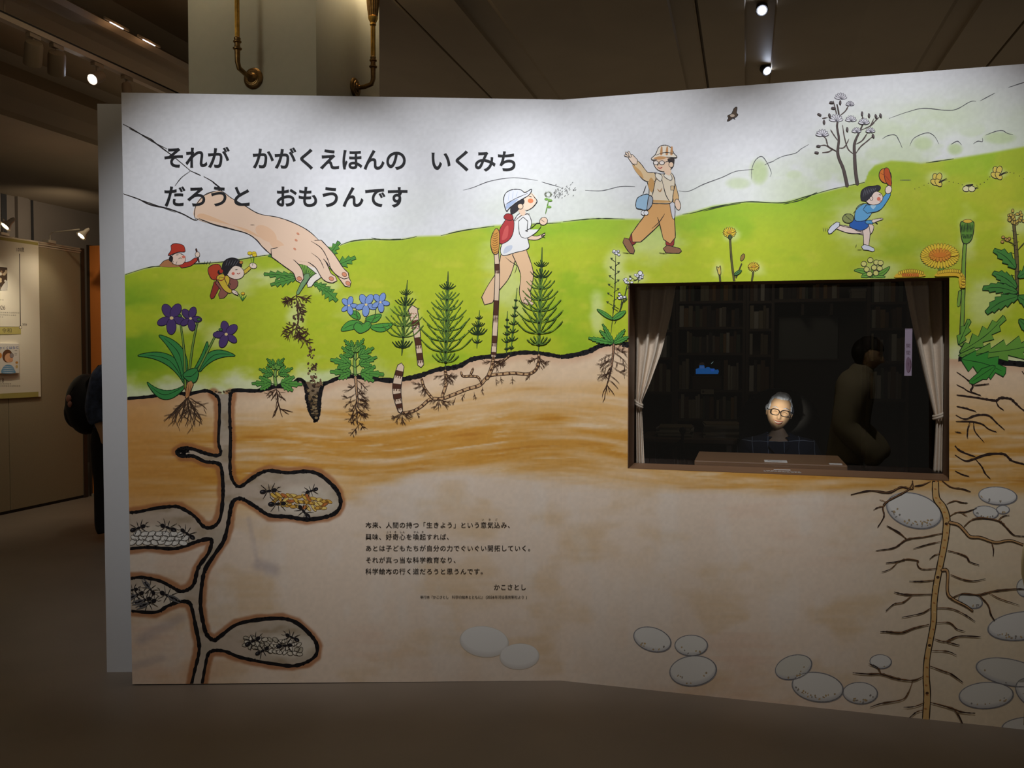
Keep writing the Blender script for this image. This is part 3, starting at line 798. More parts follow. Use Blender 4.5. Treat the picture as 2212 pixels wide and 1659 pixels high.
for x, y in ((540, 548), (549, 548), (550, 552)): A.line([(546, 574), (x, y)], 1, (70, 120, 50)); A.ell(x, y-1, 5, 3.5, (240, 214, 50), 0, .8, (150, 120, 40))
for d in (-8, -3, 3, 9): A.line([(524, 650), (524+d, 640-abs(3-d)*.4)], 1.6, (60, 130, 60))
A.ell(525, 634, 4, 3, (244, 196, 50), 0, .8)
put(A, 'printed_kneeling_child', 'dark-haired child in yellow picking small flowers')

# violets on the left
A = Art(3)
gl = (64, 146, 74)
for b, t, wd, bd in (((405, 838), (298, 768), 22, .22), ((398, 820), (344, 724), 25, .16), ((400, 834), (318, 826), 20, -.28), ((414, 810), (448, 738), 15, .1), ((430, 802), (508, 768), 20, -.22)):
    A.leaf(b, t, wd, 0, gl, 0, bd, 1.6)
for p in ([(401, 840), (398, 760), (389, 690)], [(405, 838), (416, 750), (428, 690)], [(414, 828), (448, 760), (470, 716)]):
    A.limb(p, [5, 4, 3.4], (124, 162, 66), 1.1)
def violet(x, y, s, c=(84, 62, 116), r=0, ink=(40, 26, 60)):
    for a, l, w_ in ((-2.1, 1.0, .62), (-1.05, 1.05, .62), (2.75, .95, .5), (.3, .9, .5), (1.6, 1.1, .62)):
        a += r; A.ell(x+math.cos(a)*s*.62, y+math.sin(a)*s*.62, s*.55*l, s*w_*.58, c, a, 1.1, ink)
    A.ell(x, y, s*.14, s*.12, (240, 214, 150))
violet(371, 687, 29); violet(412, 688, 22, r=-.2); violet(489, 722, 25, r=.35)
for x, y in ((389, 682), (430, 690), (477, 712)): A.ell(x, y, 4, 3, (70, 120, 60), 0, 1)
A.leaf((428, 800), (396, 812), 30, 0, gl, 0, -.2, 1.6)
A.limb([(404, 858), (408, 840), (412, 828)], [7, 12, 14], (208, 150, 92), 1.2)
for k in range(4): A.line([(398+k*5, 830), (403+k*2, 856)], 1.2, (120, 60, 40))
for k in range(17): A.roots(406, 858, 1.57+random.uniform(-1.25, 1.25), random.uniform(45, 76), 1.6, 1, (92, 72, 56), .7, 4)
put(A, 'printed_violet', 'purple violet plant with broad leaves and bushy roots')

# mugwort-like plants
def mugwort(x, yb, H, n, wd, side=None):
    A.limb([(x, yb), (x-2, yb-H*.5), (x+3, yb-H)], [7, 6, 3], (132, 172, 84), 1.2)
    for i in range(n):
        f = i/(n-1); yy = yb-H*(.1+.72*f)
        for sd in (-1, 1):
            L = wd*(1-.45*f)*random.uniform(.85, 1.05); a = (-.05-.85*f)+random.uniform(-.12, .12)
            b = (x+sd*L*.18*math.cos(a), yy+L*.18*math.sin(a)); t = (x+sd*L*math.cos(a), yy+L*math.sin(a))
            A.line([(x, yy+4), b], 1.6, (50, 90, 40))
            for da, ll in ((0, 1), (-.5*sd, .7), (.5*sd, .66)):
                aa = math.atan2(t[1]-b[1], t[0]-b[0])+da
                A.leaf(b, (b[0]+math.cos(aa)*L*.8*ll, b[1]+math.sin(aa)*L*.8*ll), L*.30, 4, (92, 158, 66), .45, 0, 1.1)
    for sd in (-.25, .05, .3): A.leaf((x, yb-H*.8), (x+sd*34, yb-H*1.08+abs(sd)*22), 11, 3, (122, 176, 72), .4, 0, 1.1)
A = Art(3); mugwort(596, 832, 44, 3, 58)
A.roots(596, 836, 1.45, 66, 2.4, 1, spread=1.1, n=9)
for k in range(4): A.roots(597, 840, 1.57+random.uniform(-1.3, 1.3), 28, 1.2, 1)
put(A, 'printed_mugwort', 'low lobed-leaf plant with a thin tap root')
A = Art(3); mugwort(768, 812, 64, 4, 66)
A.limb([(768, 814), (771, 850), (774, 880)], [6, 4, 2], (190, 150, 110), 1.2)
A.roots(773, 850, 1.5, 80, 2.2, 2, spread=1.1, n=10)
for k in range(9): A.roots(770, 820+k*7, 1.57+random.choice((-1, 1))*random.uniform(.7, 1.2), 34, 1.3, 1)
put(A, 'printed_mugwort', 'tall lobed-leaf plant with a long branching root')

# blue violets
A = Art(3)
for b, t, wd in (((784, 700), (737, 714), 20), ((778, 688), (754, 676), 17), ((790, 690), (824, 680), 17), ((800, 706), (848, 700), 18)): A.leaf(b, t, wd, 0, (84, 160, 66), 0, .1, 1.3)
A.shape([(764, 706), (770, 697), (782, 700), (794, 694), (802, 700), (796, 712), (779, 720), (768, 714)], (84, 160, 66), 1.3)
for p in ([(784, 706), (772, 686), (769, 664)], [(786, 702), (792, 684), (792, 672)], [(796, 704), (810, 684), (811, 656)]): A.line(p, 2, (70, 100, 50))
for x, y, s in ((754, 660, 17), (791, 658, 21), (822, 653, 18)): violet(x, y, s, (132, 162, 220), random.uniform(-.3, .3), (40, 50, 90))
put(A, 'printed_blue_violet', 'small plant with three light blue flowers')

# horsetails
for (x, yb, yt, lv_, sp, ln, nm) in ((868, 768, 605, 6, 44, 12, 'second horsetail, slim and pale with five whorls'), (962, 800, 586, 8, 58, 6, 'full horsetail with long upswept whorls beside the striped shoot'),
        (1030, 752, 670, 4, 22, 6, 'small horsetail with four short whorls'), (1103, 766, 622, 7, 13, 14, 'thin upright horsetail near the walking child'), (1094, 766, 672, 5, 11, 2, 'short thin horsetail beside the tall stem'),
        (1163, 764, 534, 8, 52, 8, 'tallest horsetail in front of the walking child')):
    A = Art(6 if x > 1000 else 3, 4e-5); A.horsetail(x, yb, yt, lv_, sp, ln); put(A, 'printed_horsetail', nm)
A = Art(5); A.shoot([(892, 668), (900, 715), (909, 788)], [20, 17, 13, 13], ((.32, .14), (.62, .12), (.84, .1)))
for k in range(5):
    for j in range(3): A.line([(884+j*6+k, 676+k*8), (889+j*6+k, 679+k*8)], 1.4, (150, 90, 60))
put(A, 'printed_striped_shoot', 'brown banded shoot leaning between two horsetails')
A = Art(4); A.shoot([(866, 790), (857, 840), (865, 888)], [14, 19, 17, 10], ((.16, .1), (.42, .12), (.62, .1), (.8, .1)))
put(A, 'printed_striped_shoot', 'short banded shoot half under the ground')
A = Art(5); A.shoot([(1072, 540), (1074, 600), (1070, 700), (1066, 770)], [10, 10, 11, 11], ((.22, .09), (.5, .1), (.78, .08), (.95, .04)))
A.shape([(1071, 494), (1062, 510), (1060, 530), (1066, 548), (1076, 546), (1079, 520), (1078, 500)], (216, 156, 74), 1.5)
for k in range(9): A.line([(1063, 503+k*5), (1069, 506+k*5), (1076, 502+k*5)], 1.2, (120, 76, 36))
put(A, 'printed_striped_shoot', 'tall banded stem with an ochre cone head')
# underground runner
A = Art(3, 6e-5)
RC = (206, 166, 120)
for p, w_ in (([(870, 892), (892, 888), (910, 878), (930, 862), (955, 861), (980, 852), (1010, 840), (1036, 832), (1056, 812), (1082, 808), (1110, 806), (1140, 808), (1156, 800), (1163, 785), (1164, 766)], 6.5),
              ([(1066, 772), (1062, 795), (1052, 818)], 8), ([(962, 800), (963, 830), (955, 856)], 6.5), ([(911, 818), (917, 838), (934, 860)], 5), ([(1040, 826), (1032, 814), (1016, 812), (1000, 812), (996, 804)], 4), ([(1016, 810), (1022, 796)], 4),
              ([(1066, 792), (1085, 780), (1100, 768)], 4)):
    A.limb(p, [w_*.8, w_, w_*.8], RC, 1.3, (60, 42, 32))
    q = crom(p)
    for i in range(1, len(q)-1, 3): A.ell(q[i][0], q[i][1], w_*.45, w_*.32, (94, 62, 42), random.uniform(0, 3), n=8)
for x, y, n in ((962, 808, 9), (1066, 780, 8), (1163, 772, 6), (868, 892, 8), (950, 862, 6), (917, 830, 5)):
    for k in range(n): A.roots(x, y, random.choice((.3, 2.8, 1.2, 1.9, .6, 2.4))+random.uniform(-.2, .2), 26, 1.2, 1, (84, 60, 44))
for x, y in ((984, 858), (1005, 848), (1024, 846), (1042, 834), (1072, 814), (1082, 812), (1106, 812), (1146, 808), (900, 886)): A.roots(x, y, 1.57+random.uniform(-.3, .3), 18, 1.2, 1, (84, 60, 44))
put(A, 'printed_runner_root', 'jointed underground stem linking the horsetails')

# child walking and blowing a seed head
A = Art(4, 9e-5)
PAN = (238, 198, 156)
A.limb([(1100, 545), (1088, 590), (1066, 622), (1052, 648)], [34, 30, 26, 26], PAN, 1.5)
A.limb([(1122, 545), (1138, 590), (1134, 630), (1138, 650)], [32, 28, 24, 22], PAN, 1.5)
A.limb([(1134, 650), (1150, 656)], [9, 6], SKIN, 1)
A.line([(1092, 556), (1104, 566), (1116, 574), (1112, 590)], 1.4)
A.limb([(1140, 512), (1160, 514), (1176, 506)], [11, 8, 4], SKIN, 1.2)
for d in (-6, 0, 6): A.line([(1168, 510), (1178, 508+d)], 1.4)
A.shape([(1086, 552), (1082, 534), (1098, 506), (1112, 474), (1122, 462), (1140, 462), (1148, 482), (1140, 512), (1142, 536), (1112, 546)], WHT, 1.5)
A.fill([(1088, 548), (1092, 534), (1106, 530), (1104, 540)], (204, 212, 226))
A.shape([(1080, 526), (1078, 500), (1090, 478), (1100, 466), (1110, 478), (1108, 504), (1098, 520)], (184, 60, 62), 1.4)
A.fill([(1084, 518), (1090, 494), (1098, 488), (1096, 512)], (210, 92, 88))
A.shape([(1088, 470), (1094, 462), (1106, 464), (1108, 474), (1098, 476)], (166, 48, 46), 1.2)
A.line([(1112, 478), (1126, 466), (1144, 462)], 1.6, (110, 90, 76))
A.limb([(1130, 478), (1132, 506), (1152, 498), (1164, 486)], [20, 17, 14, 12], WHT, 1.4)
A.ell(1174, 478, 9, 8, SKIN, -.7, 1.3); A.line([(1168, 474), (1176, 480)], 1)
A.ell(1136, 434, 22, 20, (252, 226, 200), -.2, 0); A.limb([(1126, 452), (1130, 462)], [14, 12], SKIN, 0)
A.line([(1148, 418), (1154, 426), (1160, 434), (1156, 442), (1148, 450), (1136, 456)], 1.6)
A.shape([(1104, 462), (1104, 446), (1118, 434), (1130, 430), (1132, 438), (1124, 448), (1114, 458)], (48, 44, 50), 1)
A.ell(1124, 446, 6, 6, (250, 220, 190), 0, 1.3); A.ell(1146, 434, 6, 5, (238, 140, 92)); A.line([(1142, 424), (1149, 426)], 1.6)
A.shape([(1094, 456), (1088, 434), (1092, 418), (1106, 410), (1124, 410), (1134, 416), (1148, 409), (1142, 422), (1118, 436), (1100, 450)], (234, 237, 244), 1.7)
A.fill([(1094, 452), (1096, 440), (1118, 430), (1112, 438)], (176, 194, 226)); A.line([(1092, 442), (1112, 430), (1140, 418)], 1.4)
for k in range(3): A.line([(1100+k*9, 412+k), (1098+k*8, 434-k*3)], .8, (180, 196, 224))
A.line([(1178, 462), (1182, 446), (1186, 428)], 2.2, (110, 150, 70)); A.ell(1188, 433, 5, 2.5, (130, 180, 80)); A.ell(1180, 430, 4, 2.5, (130, 180, 80)); A.ell(1186, 447, 5, 2.5, (130, 180, 80))
for k in range(16): a = k*.4; A.line([(1184+math.cos(a)*4, 420+math.sin(a)*4), (1184+math.cos(a)*9, 420+math.sin(a)*7)], 1, (110, 120, 90))
for k in range(34):
    x = 1194+random.uniform(0, 20); y = 421-(x-1194)*.25+random.gauss(0, 6); A.line([(x, y), (x+3, y-2)], .9, (110, 110, 110))
put(A, 'printed_walking_child', 'child in a white cap with a red backpack blowing a seed head', 'L')
A = Art(4)
for k in range(20):
    x = 1217+random.uniform(0, 26); y = 414-(x-1217)*.2+random.gauss(0, 6); A.line([(x, y), (x+3, y-3)], .9, (110, 110, 110))
put(A, 'printed_seed_drift', 'thin drifting seeds blowing away')

# man striding and waving
A = Art(4, 9e-5)
TAN = (226, 172, 108); SH = (236, 208, 164)
A.limb([(1372, 508), (1366, 520), (1354, 528)], [18, 17, 12], (150, 56, 50), 1.2); A.limb([(1448, 512), (1447, 528)], [18, 18], (158, 60, 54), 1.2)
A.limb([(1352, 520), (1360, 534), (1366, 544)], [15, 15, 12], (150, 108, 78), 1.5); A.limb([(1440, 538), (1454, 540), (1468, 542)], [17, 14, 10], (150, 108, 78), 1.5)
A.limb([(1428, 440), (1412, 470), (1390, 496), (1374, 514)], [42, 38, 32, 26], TAN, 1.6)
A.limb([(1432, 440), (1440, 475), (1446, 515)], [42, 34, 26], TAN, 1.6)
A.fill([(1408, 440), (1412, 465), (1440, 470), (1450, 440)], TAN); A.line([(1436, 462), (1424, 480), (1408, 494)], 1.6)
A.limb([(1452, 400), (1460, 428), (1458, 440)], [15, 13, 10], (226, 186, 130), 1.3)
A.ell(1464, 442, 6, 12, SKIN, -.2, 1.2)
A.limb([(1452, 440), (1454, 458), (1455, 472)], [11, 9, 4], (220, 220, 226), 1.2)
A.shape([(1404, 436), (1402, 408), (1398, 388), (1408, 374), (1430, 376), (1450, 374), (1458, 392), (1454, 420), (1450, 438), (1428, 440)], (238, 224, 198), 1.5)
A.limb([(1412, 384), (1394, 380), (1380, 360), (1374, 352)], [22, 19, 15, 12], SH, 1.5)
A.fill([(1400, 400), (1406, 384), (1414, 396), (1408, 416)], (214, 164, 100)); A.fill([(1404, 432), (1446, 434), (1446, 438), (1410, 438)], (214, 168, 106))
A.fill([(1366, 356), (1376, 374), (1390, 386), (1384, 370)], (218, 172, 112))
A.limb([(1372, 350), (1362, 338)], [14, 12], (250, 226, 204), 1.2)
for x, y in ((1350, 336), (1352, 330), (1358, 328)): A.limb([(1362, 338), (x, y)], [5, 3.5], (250, 226, 204), 1.1)
A.line([(1418, 378), (1412, 410), (1408, 424)], 1.6); A.line([(1430, 388), (1438, 420), (1447, 436)], 1.5); A.line([(1396, 400), (1388, 422)], 1.4)
A.shape([(1418, 374), (1430, 380), (1427, 392), (1416, 382)], (246, 240, 226), 1.2); A.shape([(1444, 372), (1452, 384), (1448, 390), (1434, 380)], (246, 240, 226), 1.2)
A.shape([(1449, 402), (1456, 402), (1456, 411), (1449, 411)], (226, 196, 150), 1, smooth=False); A.line([(1420, 408), (1426, 414), (1430, 406)], 2, (180, 130, 80))
A.shape([(1374, 448), (1376, 430), (1388, 422), (1402, 422), (1398, 452), (1384, 452)], (160, 196, 222), 1.6); A.shape([(1402, 424), (1410, 428), (1408, 444), (1398, 453)], (172, 180, 190), 1.5)
for x in (1390, 1396): A.ell(x, 460, 5, 5, (240, 240, 242), 0, 1)
A.ell(1434, 350, 22, 21, (248, 216, 186), 0, 1.2); A.limb([(1440, 364), (1444, 374)], [14, 14], (248, 216, 186), 0)
A.fill([(1442, 344), (1456, 342), (1456, 352), (1450, 358)], (60, 50, 48)); A.ell(1450, 356, 5, 6, (248, 216, 186), 0, 1.1)
for x in (1417, 1430): A.ell(x, 352, 5.5, 4.5, (250, 240, 232), 0, 1.5)
A.line([(1436, 351), (1452, 346)], 1.6); A.line([(1421, 362), (1426, 364), (1431, 361)], 2, (190, 70, 60)); A.line([(1423, 354), (1420, 359)], 1.2)
A.shape([(1407, 343), (1416, 334), (1424, 318), (1438, 314), (1450, 320), (1456, 332), (1462, 338), (1458, 341), (1432, 340), (1414, 346)], (246, 236, 218), 1.6)
for x in (1428, 1440, 1450): A.fill([(x, 318), (x+3, 318), (x+3, 334), (x-2, 334)], (206, 150, 96))
A.line([(1416, 336), (1436, 330), (1458, 332)], 1.5); A.fill([(1412, 343), (1424, 338), (1440, 340), (1428, 345)], (214, 160, 104))
A.line([(1345, 546), (1362, 547)], 1.2); A.line([(1424, 546), (1440, 548)], 1.2)
put(A, 'printed_waving_man', 'waving man in a tan hat and round glasses with a blue satchel')

# running child with net hat
A = Art(4, 9e-5)
A.limb([(1880, 488), (1876, 500), (1860, 500), (1812, 490)], [16, 15, 13, 9], (250, 226, 212), 1.3)
A.limb([(1852, 490), (1868, 496), (1836, 498), (1808, 490)], [18, 15, 12, 9], (250, 226, 212), 1.3)
A.limb([(1868, 488), (1872, 505), (1871, 530)], [17, 15, 11], (250, 226, 212), 1.3)
A.limb([(1810, 484), (1798, 494), (1792, 502)], [11, 12, 9], (226, 230, 242), 1.4); A.limb([(1866, 534), (1876, 536), (1886, 540)], [12, 10, 8], (226, 230, 242), 1.4)
A.shape([(1836, 490), (1842, 474), (1866, 474), (1876, 488), (1860, 498)], (48, 104, 190), 1.3)
A.shape([(1846, 474), (1850, 450), (1864, 440), (1880, 444), (1884, 458), (1872, 474), (1858, 478)], (110, 178, 226), 1.3)
A.limb([(1872, 452), (1896, 448), (1912, 430), (1920, 418)], [18, 15, 12, 9], (96, 170, 222), 1.3); A.fill([(1880, 444), (1892, 444), (1886, 452)], (180, 218, 240))
A.limb([(1872, 480), (1884, 480)], [8, 8], (96, 170, 222), 1.2); A.limb([(1886, 478), (1900, 474), (1906, 473)], [8, 5, 3], (252, 232, 218), 1.2); A.line([(1890, 480), (1896, 484)], 2)
A.ell(1919, 410, 7, 9, (252, 232, 218), .3, 1.2)
A.ell(1912, 380, 13, 16, (224, 122, 44), -.3, 1.5); A.shape([(1910, 366), (1920, 366), (1926, 396), (1922, 402), (1912, 390)], (196, 84, 36), 1.3); A.line([(1902, 374), (1914, 382), (1922, 392)], 1.2, (150, 60, 30))
A.line([(1842, 462), (1856, 446), (1868, 440)], 1.8, (110, 120, 60)); A.ell(1832, 472, 12, 10, (150, 158, 96), 0, 1.4); A.line([(1824, 464), (1840, 478)], 1)
A.ell(1888, 428, 19, 15, (252, 228, 214), -.1, 1.1); A.ell(1868, 430, 0.1, .1, None)
A.shape([(1860, 432), (1860, 414), (1872, 404), (1888, 402), (1896, 400), (1902, 404), (1900, 410), (1888, 416), (1882, 424), (1872, 434), (1866, 434)], (52, 50, 58), 1)
for k in range(7): A.line([(1864+k*4, 426-k*2), (1868+k*4, 408-k*.4)], .8, (130, 130, 140))
A.ell(1882, 429, 3.5, 4, (252, 228, 214), 0, 1); A.ell(1898, 430, 4, 4, (236, 130, 104)); A.line([(1898, 420), (1903, 422)], 1.6); A.line([(1900, 436), (1904, 433)], 1.4, (170, 60, 50))
for d in (0, 4, 8): A.line([(1778+d, 492), (1780+d, 500)], 1, (120, 120, 90))
A.line([(1848, 535), (1850, 528)], 1); A.line([(1852, 540), (1862, 539)], 1)
put(A, 'printed_running_child', 'running child in blue waving an orange cap')

# flowering tree
A = Art(3)
BR = (92, 78, 74)
A.limb([(1830, 402), (1822, 366), (1810, 334), (1812, 300), (1808, 272), (1812, 250), (1808, 226)], [7, 6, 5.5, 4, 3.5, 3, 2], BR, 1, (60, 50, 50))
A.limb([(1852, 398), (1848, 370), (1846, 336), (1846, 310), (1856, 286), (1866, 264)], [7, 6.5, 6, 5, 3, 2], BR, 1, (60, 50, 50))
for p in ([(1810, 330), (1798, 322), (1782, 314), (1768, 316)], [(1806, 326), (1790, 318), (1784, 300), (1776, 292)], [(1810, 304), (1800, 290), (1794, 280)], [(1846, 334), (1832, 322), (1824, 296), (1820, 270)], [(1846, 336), (1858, 318), (1872, 306), (1886, 294)],
          [(1848, 312), (1862, 304), (1872, 290), (1876, 282)], [(1814, 250), (1826, 240), (1834, 226)], [(1808, 250), (1804, 234), (1800, 218)], [(1858, 282), (1880, 272), (1890, 262), (1902, 250)], [(1812, 320), (1824, 318), (1834, 300)], [(1866, 262), (1862, 250)], [(1880, 272), (1888, 256)], [(1776, 256), (1788, 254)], [(1776, 330), (1790, 328), (1800, 322)]):
    A.line(p, 2.6, BR, taper=.4)
def bloom(x, y, s, n=7):
    for k in range(n):
        a = -math.pi*(.08+.84*k/(n-1)); A.ell(x+math.cos(a)*s*.55, y+math.sin(a)*s*.55, s*.5, s*.17, (232, 230, 236), a, 1, (96, 92, 104), n=10)
for x, y, s in ((1816, 214, 13), (1806, 262, 15), (1836, 228, 9), (1838, 262, 12), (1776, 294, 14), (1850, 286, 10), (1866, 268, 12), (1880, 286, 10)): bloom(x, y, s)
for x, y, a in ((1770, 248, .5), (1780, 264, 1.4), (1768, 316, .1), (1764, 330, .2), (1862, 246, 1.5), (1877, 250, 1.4), (1892, 252, 1.2), (1902, 250, 1.2), (1886, 294, 1.2), (1796, 222, .1), (1800, 234, .1), (1815, 222, 1.5), (1830, 280, 1.4), (1792, 250, 1.2)): A.ell(x, y, 4.5, 2, (104, 90, 92), a, .8)
put(A, 'printed_blossom_tree', 'bare tree with white star-shaped blossoms')
A = Art(2)
HC_ = (96, 96, 100)
for p in ([(1264, 411), (1300, 412), (1340, 403), (1372, 403)], [(1466, 412), (1488, 413), (1520, 398), (1560, 383), (1590, 370), (1628, 366)], [(1668, 349), (1690, 338), (1718, 331), (1730, 322), (1747, 312)],
          [(1920, 256), (1960, 242), (1995, 234), (2040, 238), (2066, 236), (2095, 220), (2108, 219)], [(2117, 218), (2149, 201)], [(2178, 189), (2212, 178), (2240, 170)],
          [(1624, 388), (1624, 366), (1632, 346), (1645, 338), (1656, 350), (1666, 372), (1663, 382)], [(1652, 356), (1660, 352), (1672, 348)], [(1906, 300), (1918, 293), (1934, 292), (1942, 304), (1949, 320)], [(1965, 315), (1975, 298), (2002, 287), (2018, 294), (2028, 311)], [(2054, 312), (2068, 305), (2077, 313)],
          [(2102, 311), (2112, 305), (2122, 306), (2122, 298)], [(2129, 292), (2150, 284), (2165, 282), (2176, 288), (2188, 291)], [(1944, 389), (1968, 389)]):
    A.line(p, 1.5, HC_)
put(A, 'printed_distant_hills', 'fine pencil outlines of far hills and round trees', 'R')
A = Art(2); A.line([(1000, 411), (1022, 405), (1060, 391), (1110, 384), (1162, 390)], 1.4, HC_); A.line([(1170, 393), (1212, 405)], 1.4, HC_)
put(A, 'printed_distant_hills', 'fine pencil outline of one low hill', 'L')
A = Art(2)
def hl(pts): A.line([(x, y) for x, y in pts], 1.8, (52, 66, 40), wob=.5)
hl(HILL[1:7]); hl(HILL[8:13]); hl([(952, 509), (1000, 498), (1068, 488)]); hl([(1150, 484), (1212, 481)]); hl([(802, 514), (830, 518), (866, 516)])
put(A, 'printed_hill_outline', None, 'L')
A = Art(2); hl([(1216, 479), (1262, 474), (1300, 472), (1350, 473)]); hl([(1474, 463), (1500, 459), (1545, 447), (1612, 436), (1690, 438), (1740, 425), (1800, 408), (1868, 394)]); hl([(1520, 456), (1560, 446), (1600, 439)]); hl([(1692, 441), (1730, 432), (1765, 415)]); hl([(2000, 352), (2060, 343)])
put(A, 'printed_hill_outline', None, 'R')

# bird and butterflies
A = Art(3); K = (96, 78, 62)
A.shape([(1572, 250), (1580, 246), (1586, 234), (1592, 232), (1591, 244), (1594, 248), (1588, 254), (1576, 256)], K, 1.2); A.shape([(1576, 252), (1571, 262), (1580, 258), (1584, 252)], (80, 62, 50), 1); A.ell(1582, 250, 5, 3, (210, 190, 170)); A.line([(1584, 255), (1588, 258)], 2)
put(A, 'printed_bird', 'small brown bird in flight')
for x, y, wg in ((2025, 390, 1), (2093, 408, 0), (2155, 375, 1)):
    A = Art(3)
    if wg:
        for dx, dy, r in ((-4, -6, 1.3), (3, -7, 1.9), (-6, 4, .5), (2, 5, .9)): A.ell(x+dx, y+dy, 9.5, 6, (228, 204, 92), r, 1.3)
    else:
        for dx in (-6, 6): A.ell(x+dx, y, 7.5, 6, (240, 232, 180), 0, 1.3)
    A.limb([(x+4, y+4), (x+13, y-1)] if wg else [(x-6, y-7), (x+8, y-9)], [3, 2], (60, 50, 44), .8)
    A.line([(x+12, y-1), (x+20, y-5)], 1); A.line([(x+12, y), (x+21, y-2)], 1)
    put(A, 'printed_butterfly', ('pale butterfly with folded wings' if not wg else 'yellow butterfly nearer the running child' if x < 2100 else 'yellow butterfly above the thistle'))
A = Art(2)
for p in crom([(1976, 408), (1996, 400), (2012, 392)])[::3]+crom([(2050, 392), (2070, 396), (2084, 402)])[::3]+crom([(2110, 400), (2126, 394), (2138, 382)])[::3]+crom([(2176, 372), (2190, 374), (2212, 386)])[::3]: A.ell(p[0], p[1], .9, .9, (70, 60, 50), n=6)
put(A, 'printed_flight_dots', 'dotted flight trail of the butterflies')

# plants round the window top
A = Art(3)
def purse(x0, y0, x1, y1, n):
    A.line([(x0, y0), ((x0+x1)/2+3, (y0+y1)/2), (x1, y1)], 2, (56, 62, 40))
    for i in range(n):
        f = .35+.6*i/n; x = x0+(x1-x0)*f; y = y0+(y1-y0)*f; sd = 1 if i % 2 else -1
        A.line([(x, y), (x+sd*11*(1.1-f*.5), y-6)], 1.1, (50, 56, 40)); ex = x+sd*12*(1.1-f*.5); A.fill([(ex, y-4), (ex-3, y-9), (ex+3, y-9)], (60, 74, 44), False)
    for k in range(8): A.ell(x1+random.uniform(-8, 8), y1+random.uniform(-7, 4), 3, 2.4, (244, 244, 246), 0, .9, (90, 90, 100))
purse(1320, 720, 1330, 548, 11); purse(1328, 700, 1357, 608, 4); purse(1332, 690, 1344, 640, 2)
for t, wd in (((1272, 730), 14), ((1296, 714), 12), ((1302, 700), 10), ((1350, 712), 12), ((1358, 728), 13), ((1290, 668), 9), ((1352, 672), 12)):
    A.leaf((1326, 742) if t[1] > 690 else (1324, 690), t, wd, 6 if t[1] > 690 else 0, (88, 158, 66), .35, 0, 1.2)
A.limb([(1326, 744), (1324, 770), (1320, 800)], [5, 3.5, 2], (160, 120, 90), 1)
A.roots(1322, 790, 1.7, 62, 2, 1, n=7)
for k in range(12): A.roots(1325, 748+k*5, 1.57+random.choice((-1, 1))*random.uniform(.6, 1.3), 36, 1.3, 1)
put(A, 'printed_shepherds_purse', 'slender white-topped weed with heart seed pods and roots')
A = Art(3)
purse(1368, 607, 1380, 600, 2); A.line([(1378, 612), (1382, 596)], 1.6, (50, 60, 40)); A.ell(1383, 590, 5, 5, (240, 240, 242), 0, 1.2)
put(A, 'printed_seed_sprig', 'tiny white bud sprig over the window corner')
A = Art(3)
def daisy(x, y, r, n=16, c=(240, 206, 60)):
    for k in range(n): a = 6.28*k/n; A.ell(x+math.cos(a)*r*.6, y+math.sin(a)*r*.42, r*.45, r*.13, c, a, .8, (90, 70, 30), n=8)
    A.ell(x, y, r*.3, r*.2, (206, 150, 50))
A.limb([(1586, 608), (1580, 560), (1577, 516)], [4, 4, 3.5], (96, 92, 46), 1); A.limb([(1590, 600), (1602, 570)], [2, 2], (96, 92, 46), 1); A.ell(1604, 556, 4, 8, (150, 120, 60), .4, 1.2)
daisy(1576, 502, 14); A.ell(1577, 512, 4, 5, (70, 90, 50), 0, 1)
A.limb([(1556, 608), (1554, 590)], [3, 3], (96, 92, 46), 1); A.shape([(1548, 576), (1552, 592), (1557, 592), (1556, 574), (1552, 579)], (214, 190, 90), 1.2)
A.limb([(1624, 608), (1627, 588)], [3, 3], (96, 92, 46), 1); daisy(1628, 576, 12); A.leaf((1586, 594), (1602, 584), 7, 0, (90, 140, 80)); 
put(A, 'printed_yellow_hawksbeard', 'thin-stemmed yellow daisy-like flowers over the window')
A = Art(3)
A.limb([(1884, 602), (1884, 580)], [6, 5], (120, 160, 60), 1)
for t in ((1845, 584), (1860, 598), (1922, 576), (1912, 598)): A.leaf((1884, 596), t, 11, 0, (120, 176, 70), 0, .1, 1.1)
for x, y in ((1866, 570), (1880, 562), (1893, 567), (1902, 568), (1872, 582), (1888, 578), (1900, 580), (1878, 592), (1892, 590)): A.ell(x, y, 6, 5.5, (226, 222, 130), 0, 1.3)
put(A, 'printed_bud_cluster', 'round pale yellow buds over narrow leaves')
A = Art(3)
def dandelion(x, y, rx, ry, n=34):
    A.ell(x, y, rx*.95, ry*.9, (236, 196, 56))
    for k in range(n):
        a = 6.28*k/n; A.ell(x+math.cos(a)*rx*.8, y+math.sin(a)*ry*.8, rx*.26, ry*.16, (244, 208, 62), a, .8, (110, 84, 30), n=8)
    for k in range(n//2): a = 6.28*k/(n//2); A.ell(x+math.cos(a)*rx*.45, y-2+math.sin(a)*ry*.4, rx*.16, ry*.14, (232, 152, 52), a, .7, (150, 80, 30), n=8)
    A.ell(x, y-2, rx*.35, ry*.25, (226, 134, 48))
A.limb([(2034, 600), (2033, 575)], [11, 10], (120, 164, 66), 1.2); dandelion(2030, 553, 40, 22)
A.fill([(1935, 600), (1940, 590), (1965, 584), (1990, 590), (1996, 597)], (240, 190, 56)); 
for k in range(12): A.ell(1942+k*4.6, 590-math.sin(k/11*3.14)*5, 4, 2.2, (244, 206, 62), 1.57, .8, (110, 84, 30), n=8)
for k in range(9): A.ell(1950+k*4, 594, 4, 2, (228, 130, 50), 1.4, .6, (150, 80, 30), n=8)
A.fill([(2020, 597), (2030, 587), (2052, 584), (2075, 588), (2084, 602), (2084, 620), (2074, 622), (2070, 606), (2066, 597)], (240, 192, 54))
